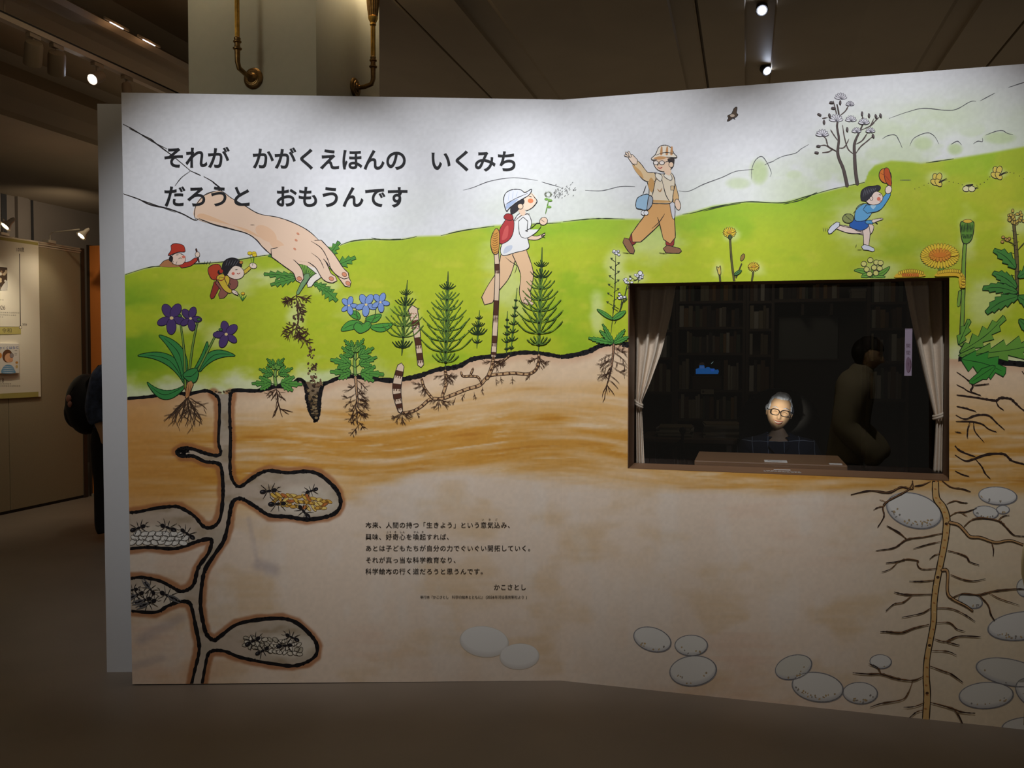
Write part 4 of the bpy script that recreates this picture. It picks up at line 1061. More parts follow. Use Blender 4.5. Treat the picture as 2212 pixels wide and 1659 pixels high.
for k in range(16): A.ell(2026+k*3.8, 589-math.sin(k/15*3.14)*4+(0 if k < 13 else (k-12)*6), 4, 2.2, (244, 206, 62), 1.57, .8, (110, 84, 30), n=8)
for y in (606, 613, 620): A.ell(2080, y, 5, 2.4, (244, 206, 62), 0, .8, (110, 84, 30), n=8)
put(A, 'printed_dandelion', 'broad orange and yellow dandelion heads at the window corner')
A = Art(3)
A.limb([(2076, 745), (2080, 650), (2082, 560), (2085, 524)], [9, 8, 8, 7], (132, 172, 66), 1.6)
A.limb([(2070, 660), (2074, 630)], [7, 7], (132, 172, 66), 1.3)
A.shape([(2074, 484), (2076, 508), (2080, 524), (2090, 526), (2100, 514), (2104, 484), (2098, 478), (2080, 478)], (106, 154, 60), 1.7)
for k in range(8): A.line([(2076+k*3.4, 482+abs(4-k)), (2078+k*3, 502)], 2, (40, 60, 34)); A.line([(2078+k*3, 505), (2082+k*2, 516)], 1.6, (40, 60, 34))
A.ell(2090, 478, 10, 4, (238, 196, 70), 0, 1)
put(A, 'printed_dandelion_bud', 'closed green dandelion bud on a tall stem')
A = Art(4)
for b, t, wd, lb, bd in (((2072, 762), (2170, 684), 40, 5, .05), ((2070, 768), (2300, 724), 52, 7, .04), ((2070, 745), (2094, 690), 26, 3, 0)):
    A.leaf(b, t, wd, lb, (112, 166, 64), .6, bd, 1.6)
A.leaf((2076, 776), (2172, 806), 60, 4, (66, 152, 58), .55, -.06, 1.8)
A.leaf((2150, 790), (2094, 828), 26, 2, (66, 152, 58), .3)
put(A, 'printed_dandelion_leaves', 'jagged green dandelion leaves beside the window')
A = Art(3)
A.limb([(2196, 640), (2196, 560), (2190, 486)], [8, 8, 6], (112, 100, 60), 1.5)
for k in range(18): A.line([(2192, 500+k*8), (2188+8*(k % 2)*2-3, 498+k*8)], 1, (50, 44, 34))
for k in range(26): A.ell(2190+random.gauss(0, 10), 470+random.gauss(0, 9), 4, 3, (206, 178, 84), random.uniform(0, 3), 1)
for k in range(6): A.ell(2172+random.gauss(0, 5), 517+random.gauss(0, 4), 3.5, 3, (206, 160, 84), 0, 1)
A.line([(2194, 530), (2176, 520)], 2.4, (90, 90, 50)); A.line([(2198, 540), (2214, 522)], 2.4, (90, 90, 50))
for b, t, wd, lb in (((2194, 580), (2146, 540), 28, 4), ((2196, 622), (2144, 590), 30, 5), ((2198, 632), (2122, 624), 26, 5), ((2200, 640), (2130, 676), 32, 5), ((2198, 600), (2240, 560), 26, 4), ((2198, 640), (2250, 660), 30, 5), ((2200, 690), (2280, 740), 34, 5)):
    A.leaf(b, t, wd, lb, (76, 140, 62), .35, .08, 1.6)
put(A, 'printed_sow_thistle', 'bristly-stemmed plant with yellowish flower heads and lobed leaves')

# roots right of the window, big tap root and its branches
A = Art(3)
RK = (56, 40, 34)
c7 = Crop(2012, 440, 2.765)
for p, w_ in ((c7((150, 1005), (200, 1040), (245, 1085), (235, 1120), (295, 1145)), 3), (c7((245, 1085), (300, 1080), (343, 1075)), 2), (c7((150, 1142), (250, 1155), (330, 1168), (385, 1175), (410, 1160), (470, 1165), (500, 1190), (553, 1235), (620, 1250)), 5),
              (c7((385, 1175), (400, 1210), (430, 1232)), 3), (c7((150, 1080), (190, 1100), (220, 1120), (290, 1142)), 2.4), (c7((150, 1210), (200, 1220), (265, 1240)), 3.4), (c7((145, 1262), (200, 1285), (270, 1262), (340, 1265), (390, 1310), (435, 1350)), 3.6),
              (c7((145, 1300), (230, 1300), (300, 1315), (340, 1345), (387, 1362)), 3), (c7((230, 1300), (215, 1350), (213, 1400)), 2.4), (c7((250, 1305), (260, 1360), (312, 1422)), 2.4), (c7((140, 1362), (176, 1366)), 2),
              (c7((140, 1445), (170, 1475), (230, 1500), (262, 1510)), 4), (c7((140, 1500), (200, 1535), (250, 1525), (330, 1498), (430, 1495), (480, 1535), (553, 1556), (640, 1590)), 5), (c7((262, 1525), (300, 1570), (320, 1610), (350, 1642)), 3), (c7((140, 1595), (180, 1615), (224, 1627)), 2.4), (c7((540, 1000), (600, 1080)), 3)):
    A.line(p, w_*.95, RK, wob=.4, taper=.5); A.line([(x+1.5, y+2) for x, y in p], 1.1, RK)
put(A, 'printed_side_roots', 'dark wiry side roots right of the window')
A = Art(4, 7e-5)
c1 = Crop(1800, 1000, 2.517)
TR = [c1.o(*p) for p in ((555, 100), (560, 190), (595, 240), (615, 300), (612, 380), (600, 460), (580, 560), (560, 660), (548, 760), (545, 860), (530, 950), (510, 1060), (505, 1160), (510, 1260), (503, 1396))]
A.limb(TR, [13, 15, 15, 14, 13, 13, 12, 12, 14, 15], (218, 178, 116), 2.2, (52, 40, 32), cap=(False, False))
for q in crom(TR)[::3]: A.ell(q[0]+random.uniform(-3, 3), q[1], 3, 1.6, random.choice(((206, 140, 74), (232, 202, 150), (190, 130, 76))), .3)
for y in (330, 620, 990, 1250): 
    x = np.interp(y/2.517+1000, [p[1] for p in TR], [p[0] for p in TR]); A.ell(x, y/2.517+1000, 3, 2.4, (90, 60, 40), 0, .8)
for p, w_ in ((((430, 95), (430, 140), (370, 130), (300, 160), (200, 150), (95, 172)), 5), (((430, 110), (400, 150), (300, 205), (270, 240), (275, 290), (240, 350)), 4.5), (((530, 98), (480, 120), (440, 125)), 3.5), (((275, 235), (245, 240), (218, 255)), 2.6), (((290, 212), (250, 198)), 2),
             (((590, 95), (640, 130), (700, 140), (747, 156)), 3.4), (((615, 222), (660, 205), (700, 215), (732, 217)), 3), (((630, 290), (670, 268), (720, 265), (780, 245)), 3), (((695, 270), (730, 290)), 2), (((630, 322), (680, 335), (715, 370), (745, 400), (800, 405), (880, 430), (960, 420), (1037, 445), (1100, 460)), 6),
             (((710, 345), (750, 310), (810, 298), (900, 315), (940, 350), (980, 390), (1037, 398)), 4.5), (((860, 430), (870, 470), (868, 505)), 3), (((890, 315), (920, 290), (957, 283)), 2.6), (((595, 380), (500, 400), (400, 415), (330, 460), (230, 475)), 4), (((400, 415), (360, 380), (290, 340)), 3.6), (((590, 425), (520, 440), (433, 466)), 2.6), (((580, 490), (550, 500), (522, 522)), 2.6),
             (((620, 475), (680, 490), (725, 510), (740, 535), (792, 554)), 3.4), (((565, 572), (480, 575), (455, 545), (460, 530), (400, 522), (350, 535), (285, 543)), 4), (((350, 537), (310, 575), (262, 592)), 2.2), (((550, 635), (480, 642), (412, 642)), 3), (((590, 580), (620, 590), (620, 700), (650, 738), (720, 775), (757, 803)), 6), (((640, 735), (700, 710), (790, 715), (870, 695), (1000, 683), (1060, 690)), 4.5),
             (((635, 605), (700, 630), (760, 640), (828, 628)), 3), (((790, 715), (840, 770), (855, 820), (877, 857)), 3.4), (((840, 703), (900, 735), (960, 755), (1012, 772)), 1.8), (((540, 712), (440, 714), (380, 712), (330, 700)), 4), (((430, 716), (380, 755), (330, 765), (285, 803)), 3.4), (((528, 787), (480, 815), (372, 838)), 3), (((560, 787), (640, 790), (710, 820), (770, 860)), 3),
             (((520, 876), (440, 895), (370, 920), (290, 915), (255, 916)), 4.4), (((560, 868), (630, 866), (670, 900), (717, 914)), 3), (((550, 955), (610, 968), (680, 940), (800, 943)), 4), (((610, 968), (650, 980), (686, 990)), 3), (((535, 1018), (620, 1022), (668, 1043)), 3), (((525, 1102), (600, 1130), (640, 1145), (705, 1192)), 3.2), (((485, 1160), (430, 1180), (340, 1168), (260, 1145), (180, 1145), (105, 1138)), 4.4),
             (((260, 1145), (240, 1110), (192, 1090)), 3.4), (((430, 1185), (405, 1250), (370, 1285), (260, 1305), (198, 1326)), 3.8), (((495, 1300), (440, 1322), (380, 1326)), 2.6), (((490, 1340), (450, 1352), (410, 1386)), 2.6), (((528, 1300), (570, 1310), (640, 1330), (700, 1352), (770, 1358)), 4), (((655, 1335), (680, 1370), (702, 1416)), 4)):
    pp = c1(*p)
    if w_ >= 5.5: A.limb(pp, [w_, w_*.9, w_*.45], (200, 156, 104), 1.5, (50, 38, 32))
    else: A.line(pp, w_*.85, RK, wob=.4, taper=.4); A.line([(x+.6, y-.6) for x, y in pp[:-1]] if len(pp) > 2 else pp, 1, (168, 120, 76))
put(A, 'printed_tap_root', 'long ochre tap root with wiry branches reaching the floor')

# stones
def stone(x, y, rx, ry, rot=0, dark=0.0, spots=0, soft=False):
    A = Art(2)
    c = (226-int(30*dark), 223-int(32*dark), 216-int(44*dark))
    sh = (188, 186, 184) if not soft else (208, 202, 194)
    A.ell(x, y, rx*1.03, ry*1.05, (206, 196, 180) if soft else (170, 166, 162), rot, n=20)
    A.ell(x, y, rx, ry, sh, rot, n=20)
    for k in range(1, 6):
        f = k/5; cc = tuple(int(sh[i]+(c[i]-sh[i])*f) for i in range(3))
        A.ell(x+math.sin(rot)*ry*.14*f, y-ry*.18*f, rx*(1-.05*f), ry*(1-.16*f), cc, rot, n=20)
    if not soft:
        A.ell(x, y, rx, ry, None, rot, 1.5, (112, 110, 112), n=18); A.ell(x+.8, y+.6, rx*1.02, ry*1.03, None, rot, 1, (140, 138, 140), n=18)
    for k in range(spots):
        a = random.uniform(.25, 2.9); q = random.uniform(.6, .88)
        dx, dy = math.cos(a)*rx*q, math.sin(a)*ry*q
        A.ell(x+dx*math.cos(rot)-dy*math.sin(rot), y+dx*math.sin(rot)+dy*math.cos(rot), random.uniform(1.2, 3.2), random.uniform(1, 2.2), random.choice(((168, 146, 112), (140, 134, 126), (186, 160, 116))), random.uniform(0, 3), n=8)
    put(A, 'printed_stone')
for a_ in ((1046, 1386, 52, 32, .12, 0, 0, True), (1122, 1418, 42, 27, -.05, 0, 0, True), (1409, 1381, 41, 25, .3, .1, 8), (1493, 1394, 35, 22, 0, .15, 5), (1497, 1449, 50, 32, -.1, .1, 8),
           (1714, 1441, 40, 25, -.3, .5, 8), (1766, 1484, 55, 31, .15, .05, 18), (1858, 1497, 37, 23, .05, 0, 14), (1902, 1429, 23, 15, .05, 0, 2), (1974, 1103, 60, 36, .28, 0, 30), (2155, 1071, 41, 19, .08, 0, 5), (2129, 1107, 27, 14, .1, .1, 8), (2166, 1101, 14, 9, 0, .1, 3),
           (2096, 1298, 26, 15, .25, .4, 6), (2212, 1269, 16, 19, 0, .3, 3), (2206, 1352, 72, 30, -.12, .05, 26), (2180, 1452, 72, 28, .2, .35, 6), (2130, 1502, 58, 28, -.05, .15, 8), (2240, 1500, 50, 30, .5, 0, 6), (2235, 1572, 70, 24, 0, .1, 4), (2290, 1330, 40, 26, 0, .1, 4)):
    stone(*a_)

# ants and their stores
def ants(lst, grp):
    for x, y, L, a, wg in lst:
        A = Art(5); A.ant(x, y, L, a, wg); put(A, 'printed_ant')
def oval(x, y, L, W_, a, c, ink, w_=1.1):
    A = Art(3); A.ell(x, y, L, W_, c, a, w_, ink, n=12)
    if c[2] >= 120: A.ell(x-L*.3*math.cos(a), y-L*.3*math.sin(a), L*.35, W_*.5, tuple(min(255, v+14) for v in c), a, n=8)
    return A
R2 = random.Random(5)
for k in range(34):
    c_, r_ = divmod(k, 3); t = (c_+R2.uniform(-.15, .15)+.4*(r_ == 1))/11.6; x = 592+t*124; cy = 1073+t*14
    y = cy+(r_-1)*(5.5+5.5*math.sin(min(3.1, .3+t*2.9)))+R2.uniform(-1.5, 1.5)+4
    A = oval(x, y, R2.uniform(7.5, 9.5), R2.uniform(3, 3.9), R2.uniform(-.7, 1.0), R2.choice(((226, 186, 84), (218, 168, 72), (236, 206, 116), (196, 116, 60))), (128, 86, 38), .9)
    put(A, 'printed_grain')
for k in range(24):
    r = k % 3; x = 287+(k//3)*15.5+r*5; y = 1173-r*9-R2.uniform(0, 3)
    if x > 402: continue
    put(oval(x, y, 9.5, 5.5, R2.uniform(-.6, .6)-.2, (226, 222, 212), (74, 68, 62)), 'printed_cocoon')
for k in range(36):
    c_, r_ = divmod(k, 3); t = (c_+R2.uniform(-.2, .2)+.4*(r_ == 1))/12; x = 530+t*128; y = 1386+t*18+(r_-1)*(5+7*math.sin(.4+t*2.3))+R2.uniform(-1.5, 1.5)
    put(oval(x, y, R2.uniform(6, 7.5), R2.uniform(3.5, 4.6), R2.uniform(-1.2, 1.4), R2.choice(((206, 196, 176), (176, 166, 146), (218, 208, 190))), (64, 56, 46)), 'printed_cocoon')
ants([(582, 1060, 36, -.15, 0), (601, 1088, 38, -.05, 0), (672, 1060, 28, 2.8, 0), (656, 1104, 36, 4.0, 0), (300, 1140, 34, -.35, 0), (362, 1139, 36, 3.5, 0), (404, 1152, 36, 3.75, 0)], '')
ants([(286, 1274, 28, -.2, 0), (296, 1285, 36, -.4, 1), (325, 1272, 34, .9, 1), (312, 1296, 36, -.3, 1), (322, 1302, 38, -.4, 1), (362, 1286, 40, 3.6, 1)], '')
ants([(548, 1384, 36, -.5, 0), (568, 1405, 32, -.5, 0), (630, 1376, 32, 3.6, 0), (616, 1394, 34, -.1, 0)], '')

# ------------------------------------------------------------------ display window in the mural
M_BROWN = mat('brown_laminate', (112, 80, 52), 0.55, noise=0.04, nscale=25)
M_CURT = mat('beige_linen', (226, 208, 188), 0.9, noise=0.05, nscale=120, bump=0.1, spec=0.2)
dw = thing('display_window', 'brown framed viewing window cut into the angled mural wall', 'window', W(HB0, 0, zb), ROTB)
RD = 0.205; wW = HB1-HB0; wH = zt-zb
MB().bb(-0.012, 0.0, 0.0005, RD, -.012, wH+.012).build('side_lining', M_BROWN, dw)
MB().bb(wW, wW+.012, 0.0005, RD, -.012, wH+.012).build('side_lining', M_BROWN, dw)
MB().bb(0, wW, 0.0005, RD, wH, wH+.012).build('top_lining', M_BROWN, dw)
sill = MB().bb(0, wW, 0.0005, RD, -.012, 0.0).build('sill', M_BROWN, dw)
mg = bpy.data.materials.new('window_glass'); mg.use_nodes = True; nt = mg.node_tree; nt.nodes.clear()
o_ = nt.nodes.new('ShaderNodeOutputMaterial'); mx = nt.nodes.new('ShaderNodeMixShader'); tr = nt.nodes.new('ShaderNodeBsdfTransparent'); gs = nt.nodes.new('ShaderNodeBsdfGlossy'); ge = nt.nodes.new('ShaderNodeNewGeometry'); dp = nt.nodes.new('ShaderNodeVectorMath'); dp.operation = 'DOT_PRODUCT'
gs.inputs['Roughness'].default_value = 0.0; tr.inputs['Color'].default_value = (.93, .94, .93, 1)

def mth(op, a, b=None):
    n_ = nt.nodes.new('ShaderNodeMath'); n_.operation = op
    for i_, v_ in enumerate((a, b)):
        if v_ is None: continue
        if isinstance(v_, (int, float)): n_.inputs[i_].default_value = v_
        else: nt.links.new(v_, n_.inputs[i_])
    return n_.outputs[0]
nt.links.new(ge.outputs['Incoming'], dp.inputs[0]); nt.links.new(ge.outputs['Normal'], dp.inputs[1])
sch = mth('ADD', mth('MULTIPLY', mth('POWER', mth('SUBTRACT', 1.0, mth('ABSOLUTE', dp.outputs['Value'])), 5.0), .92), .08)
nt.links.new(sch, mx.inputs[0]); nt.links.new(tr.outputs[0], mx.inputs[1]); nt.links.new(gs.outputs[0], mx.inputs[2]); nt.links.new(mx.outputs[0], o_.inputs[0])
me = bpy.data.meshes.new('glass_pane'); me.from_pydata([(0, RD-.004, 0), (wW, RD-.004, 0), (wW, RD-.004, wH), (0, RD-.004, wH)], [], [(0, 1, 2, 3)]); me.materials.append(mg)
link(bpy.data.objects.new('glass_pane', me), dw, label='clear reflecting glass pane')
# small printed plates on the sill
M_PLATE = mat('pale_plate', (206, 200, 196), 0.5); M_PLINK = mat('plate_print', (60, 54, 56), 0.6)
def plate(parent, name, b0, b1, y0, y1, z, label):
    p = MB().bb(b0, b1, y0, y1, z, z+.003).build(name, M_PLATE, parent, label=label); return p
pb = lambda px, py, z: on_z(px, py, z)
def flat_art(A, name, parent, org, z, label=None):
    f = lambda x, y, h: W(0, 0)+x[:, None]*bx+y[:, None]*ax+np.array([0, 0, 1.])*(z+(h-.0004)*.5)[:, None]
    return A.build(name, f, parent, org, label)

# desk top projecting into the study behind the sill
dz = zb+0.02
d0 = on_z(1492, 1004, dz); d1 = on_z(1852, 1018, dz); d2 = on_z(1803, 985, dz); d3 = on_z(1512, 976, dz)
dk_b0 = (d0[0]+d3[0])/2; dk_b1 = (d1[0]+d2[0])/2; dk_a1 = (d2[1]+d3[1])/2
print('desk', d0, d1, d2, d3)
dk = thing('desk', 'brown wooden desk top behind the window glass with small name plates', 'desk', W(dk_b0, RD+.01, 0), ROTB)
DL = dk_b1-dk_b0; DA = min(max(dk_a1-RD-.01, .4), .75)
MB().bb(0, DL, 0, DA, dz-.03, dz, bev=.004).build('desk_top', M_BROWN, dk)
MB().bb(0.02, DL-.02, DA-.03, DA-.01, .25, dz-.03).build('modesty_panel', M_BROWN, dk)
for x in (0.02, DL-.06):
    for y in (.1, DA-.07): MB().bb(x, x+.04, y, y+.04, 0, dz-.03).build('leg', M_BROWN, dk)
w0 = on_z(1652, 1002, dz); w1 = on_z(1704, 1008, dz)
plate(dk, 'name_plate', w0[0]-dk_b0, w1[0]-dk_b0, .03, .10, dz, 'pale rectangular name plate with an oval outline')
A = Art(0); cx_ = (w0[0]+w1[0])/2; cy_ = RD+.01+.065
A.line([(cx_+.035*math.cos(t), cy_+.018*math.sin(t)) for t in np.linspace(.5, 5.8, 14)], .0035, (60, 54, 56), smooth=False)
A.text('ノート', cx_-.016, cy_, cx_+.016, cy_, -.014, (60, 54, 56), .01) if False else None
flat_art(A, 'plate_print', dk, W(dk_b0, RD+.01, 0), dz+.0034)
w2 = on_z(1822, 1012, dz); plate(dk, 'name_plate', min(w2[0]-dk_b0, DL-.075), min(w2[0]-dk_b0, DL-.075)+.055, .02, .05, dz, 'small pale plate near the desk corner')
# print on the sill itself: one pale strip and two faint lines
s0 = on_z(1672, 1017, zb); s1 = on_z(1708, 1017, zb)
A = Art(0)
A.fill([(s0[0], .125), (s1[0], .125), (s1[0], .15), (s0[0], .15)], (200, 198, 194), False)
for k, yy in enumerate((.055, .085)):
    x = s0[0]-.045
    while x < s1[0]+.04: 
        l = random.uniform(.008, .018); A.fill([(x, yy), (x+l, yy), (x+l, yy+.012), (x, yy+.012)], (176, 170, 162), False); x += l+.003
flat_art(A, 'sill_print', dw, W(HB0, 0, zb), zb+.0006, 'faint pale printed lines on the sill')

def curtain(label, side, LE, RE, tie_y, folds):
    """LE / RE: (z, b) edge curves of the gathered cloth"""
    a0 = RD+.065
    zs = np.linspace(LE[0][0], LE[-1][0], 70); nb = folds*12
    root = thing('curtain', label, 'curtain', W(LE[0][1], a0, zb), ROTB, 'beige curtains inside the viewing window')
    zl = [p[0] for p in LE][::-1]; bl = [p[1] for p in LE][::-1]; zr = [p[0] for p in RE][::-1]; br = [p[1] for p in RE][::-1]
    V = []; F = []
    for i, z in enumerate(zs):
        L = np.interp(z, zl, bl); R = np.interp(z, zr, br); wd = R-L
        t = np.linspace(0, 1, nb+1)
        ph = 2*math.pi*folds*(t**1.08)
        amp = min(.028, .010+wd/folds*.30)
        for tt, p in zip(t, ph):
            b = L+wd*tt+math.sin(p*1+.6)*wd/folds*.10
            s_ = math.sin(p); y = -amp*(abs(s_)**.8)*(1 if s_ > 0 else -.45)+.004*math.sin(9*z+3*tt)
            V.append((b-LE[0][1], y, z-zb))
    for i in range(len(zs)-1):
        for j in range(nb):
            k = i*(nb+1)+j; F.append((k, k+1, k+nb+2, k+nb+1))
    me = bpy.data.meshes.new('drape'); me.from_pydata(V, [], F); me.materials.append(M_CURT)
    me.polygons.foreach_set('use_smooth', [True]*len(F))
    o = link(bpy.data.objects.new('drape', me), root)
    sl = o.modifiers.new('thickness', 'SOLIDIFY'); sl.thickness = .002
    tl = np.interp(tie_y, zl, bl)-LE[0][1]; tr_ = np.interp(tie_y, zr, br)-LE[0][1]; zc = tie_y-zb
    mb = MB(); c = ((tl+tr_)/2, 0); rx = (tr_-tl)/2+.003
    pts = [(c[0]+rx*math.cos(t), -.008+.030*math.sin(t), zc+.012*math.cos(t)*(1 if side > 0 else -1)) for t in np.linspace(0, 2*math.pi, 25)]
    for dzz in (-.006, .004): mb.tube([(x, y, z+dzz) for x, y, z in pts], .006, 8, cap=False)
    mb.build('tieback', M_CURT, root, True)
    return root
def edge(pts): 
    r = []
    for px, py in pts:
        b, z = on_a(px, py, RD+.06); r.append((z, b))
    return r
curtain('beige linen curtain tied back at the window side away from the seated man', -1, edge([(1368, 606), (1370, 745), (1372, 850), (1374, 880), (1374, 1004)]),
        edge([(1460, 606), (1448, 680), (1428, 760), (1404, 826), (1386, 868), (1386, 885), (1392, 1006)]), on_a(1380, 872, RD+.06)[1], 3)
curtain('beige linen curtain tied back near the lilac notice strip', 1, edge([(1950, 596), (1962, 660), (1974, 715), (1994, 800), (2016, 890), (2022, 905), (2016, 1020)]),
        edge([(2052, 596), (2046, 760), (2042, 880), (2040, 905), (2038, 1024)]), on_a(2030, 896, RD+.06)[1], 3)
# curtain rail
r0_ = on_a(1366, 604, RD+.07)
cr = thing('curtain_rail', 'thin dark rail carrying the beige curtains above the glass', 'rail', W(HB0-.03, RD+.065, zt+.03), ROTB)
MB().tube([(0, 0, .006), (wW+.06, 0, .006)], .008, 10).build('rail', M_EDGE, cr)

# lilac notice strip stuck inside the glass
nb0 = on_a(1955, 709, RD+.006); nb1 = on_a(1969, 812, RD+.006)
M_LIL = mat('lilac_paper', (176, 156, 178), 0.7)
ns = thing('notice_strip', 'narrow lilac paper strip with two characters and an emblem hanging behind the glass', 'notice', W(nb0[0], RD+.004, nb1[1]), ROTB)
MB().bb(0, nb1[0]-nb0[0], 0, .0012, 0, nb0[1]-nb1[1]).build('strip', M_LIL, ns)
A = Art(0)
A.text('開館', 1962, 748, 1962, 764, 11, (96, 66, 84), .01)
A = Art(0); A.text('開', 1962, 747, 1962, 747, 10, (104, 74, 92), .0); A.text('間', 1962, 762, 1962, 762, 10, (104, 74, 92), .0)
A.ell(1962, 788, 5.5, 17, (138, 108, 130), 0); A.line([(1966.5, 774), (1968, 790), (1964, 804), (1959, 803)], 1.5, (88, 50, 70)); A.line([(1960, 786), (1964, 786)], .9, (88, 50, 70)); A.line([(1962, 781), (1962, 792)], .9, (88, 50, 70))
def mapA(a):
    def f(px, py, h): return hit(np.asarray(px), np.asarray(py), W(0, a), ax)-ax*np.asarray(h)[:, None]
    return f
A.build('notice_print', mapA(RD+.004), ns, W(nb0[0], RD+.004, nb1[1]))

# ------------------------------------------------------------------ study behind the glass
M_SHELF = mat('dark_shelf_wood', (74, 58, 44), 0.6, noise=0.1, nscale=12)
BOOKC = [(150, 140, 116), (120, 108, 84), (96, 72, 52), (170, 164, 148), (84, 92, 74), (110, 84, 60), (134, 124, 110), (70, 62, 58), (150, 118, 76), (188, 184, 172)]
def book_mesh(c, k):
    mb = MB(); mb.bb(0, .12, 0, 1, 0, 1); mb.bb(.88, 1, 0, 1, 0, 1); mb.bb(.1, .9, 0, .04, 0, 1)
    me = mb.mesh('book', mat('book_cloth_%d' % k, c, .8))
    pg = mat('book_pages', (176, 168, 148), .9); me.materials.append(pg)
    mb = MB(); mb.bb(.1, .9, .04, .96, .03, .97); m2 = mb.mesh('tmp', pg)
    bm = bmesh.new(); bm.from_mesh(me); n = len(bm.faces); bm.from_mesh(m2); bm.faces.ensure_lookup_table()
    for f in bm.faces[n:]: f.material_index = 1
    bm.to_mesh(me); bm.free(); bpy.data.meshes.remove(m2)
    return me
BOOKM = [book_mesh(c, k) for k, c in enumerate(BOOKC)]
SA = 3.02
RB = random.Random(3)
ORD = ['top', 'second', 'third', 'fourth', 'fifth', 'sixth']
NUM = ['first', 'second', 'third', 'fourth', 'fifth', 'sixth', 'seventh', 'eighth', 'ninth', 'tenth', 'eleventh', 'twelfth', 'thirteenth', 'fourteenth', 'fifteenth', 'sixteenth', 'seventeenth', 'eighteenth', 'nineteenth', 'twentieth', 'twenty-first', 'twenty-second', 'twenty-third', 'twenty-fourth', 'twenty-fifth', 'twenty-sixth']
CN = ['stone grey', 'khaki', 'brown', 'pale grey', 'dull green', 'russet', 'taupe', 'charcoal', 'ochre', 'off-white']
def book(b, z, t, h, d, k, label, group, lean=0, a=SA+.02):
    o = bpy.data.objects.new('book', BOOKM[k]); o.location = W(b, a, z); o.rotation_euler = (0, lean, ROTB); o.scale = (t, d, h)
    link(o, None, label, 'book', group)
def row(b0, b1, z, hmax, which, skip=()):
    b = b0+.006; cnt = 0
    while b < b1-.03:
        t = RB.uniform(.016, .036); h = hmax*RB.uniform(.66, .93); k = RB.randrange(len(BOOKM))
        if any(s0 < b+t and b < s1 for s0, s1 in skip): b += .01; continue
        if RB.random() < .06: b += RB.uniform(.02, .06); continue
        if b+t > b1-.006: break
        book(b, z+.0008, t, h, .16*RB.uniform(.85, 1.1), k, '%s book, %s from the beige-curtained side, %s' % (CN[k], NUM[cnt], which.replace(' of the', ',', 1)), 'books on the %s' % which)
        b += t+.0015; cnt += 1
def bookcase(px0, px1, ys, label, tag_, top=None, nm='bookcase', yb=1000, skip={}):
    b0 = on_a(px0, 760, SA)[0]; b1 = on_a(px1, 760, SA)[0]; zs = [on_a((px0+px1)/2, y, SA)[1] for y in ys]
    ztop = on_a((px0+px1)/2, ys[0]-60 if top is None else top, SA)[1]
    r = thing(nm, label, 'bookcase', W(b0, SA, 0), ROTB)
    T = .022; D = .26; wd = b1-b0
    MB().bb(0, T, 0, D, 0, ztop).build('side_panel', M_SHELF, r); MB().bb(wd-T, wd, 0, D, 0, ztop).build('side_panel', M_SHELF, r)
    MB().bb(T, wd-T, D-.01, D, 0, ztop).build('back_panel', M_SHELF, r)
    for z in zs: MB().bb(T, wd-T, 0, D-.01, z-.02, z).build('shelf', M_SHELF, r)
    MB().bb(T, wd-T, 0, D-.01, .06, .08).build('shelf', M_SHELF, r)
    for i, z in enumerate(zs):
        hi = (zs[i-1]-.02 if i else ztop)-z
        row(b0+T, b1-T, z, min(hi, .30), '%s shelf of the %s' % (ORD[i], tag_), skip.get(i, ()))
    return r, b0, b1, zs
sk0, sk1 = on_a(1492, 800, SA)[0], on_a(1562, 800, SA)[0]
bookcase(1345, 1458, (655, 712, 772, 846), 'dark bookcase partly behind the tied beige curtain and side table', 'bookcase behind the curtain', top=600)
rc, cb0, cb1, czs = bookcase(1459, 1610, (650, 706, 762, 842, 905), 'widest dark bookcase of crowded shelves holding a glowing blue picture frame', 'widest bookcase', top=600, skip={3: ((sk0, sk1),)})
bookcase(1611, 1672, (650, 710, 766, 846), 'narrow dark bookcase behind the black chair, beside the pale board', 'narrow bookcase by the pale board', top=600)
bookcase(1872, 1965, (652, 708, 780, 862), 'dark bookcase nearest the lilac notice strip', 'bookcase by the lilac strip', top=596)
# long top shelf between them
tb0 = on_a(1673, 650, SA)[0]; tb1 = on_a(1871, 650, SA)[0]; tz = on_a(1770, 645, SA)[1]
ts = thing('wall_shelf', 'long dark shelf over the pale board in the study', 'shelf', W(tb0, SA, tz), ROTB)
MB().bb(0, tb1-tb0, 0, .26, -.025, 0).build('shelf_board', M_SHELF, ts)
for x in (.2, (tb1-tb0)-.25): MB().bb(x, x+.02, .04, .26, -.12, -.025).build('bracket', M_SHELF, ts)
row(tb0+.03, tb0+.50, tz, .13, 'long shelf over the pale board')
M_BOX = mat('grey_card_box', (140, 132, 116), .85)
for bb_, wd, h in ((tb0+.56, .10, .07),):
    t = thing('storage_box', 'small grey card box on the long study shelf', 'box', W(bb_, SA+.03, tz), ROTB)
    MB().bb(0, wd, 0, .15, 0, h).build('box_body', M_BOX, t); MB().bb(-.004, wd+.004, -.004, .154, h-.02, h+.004).build('lid', M_BOX, t)
# pale board
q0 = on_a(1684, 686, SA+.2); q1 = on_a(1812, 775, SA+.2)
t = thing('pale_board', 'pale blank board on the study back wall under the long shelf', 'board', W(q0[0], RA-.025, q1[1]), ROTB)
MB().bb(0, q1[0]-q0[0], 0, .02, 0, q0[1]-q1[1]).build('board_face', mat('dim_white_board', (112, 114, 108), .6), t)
MB().bb(-.01, q1[0]-q0[0]+.01, -.005, .024, -.012, 0).bb(-.01, q1[0]-q0[0]+.01, -.005, .024, q0[1]-q1[1], q0[1]-q1[1]+.012).build('board_frame', M_SHELF, t)
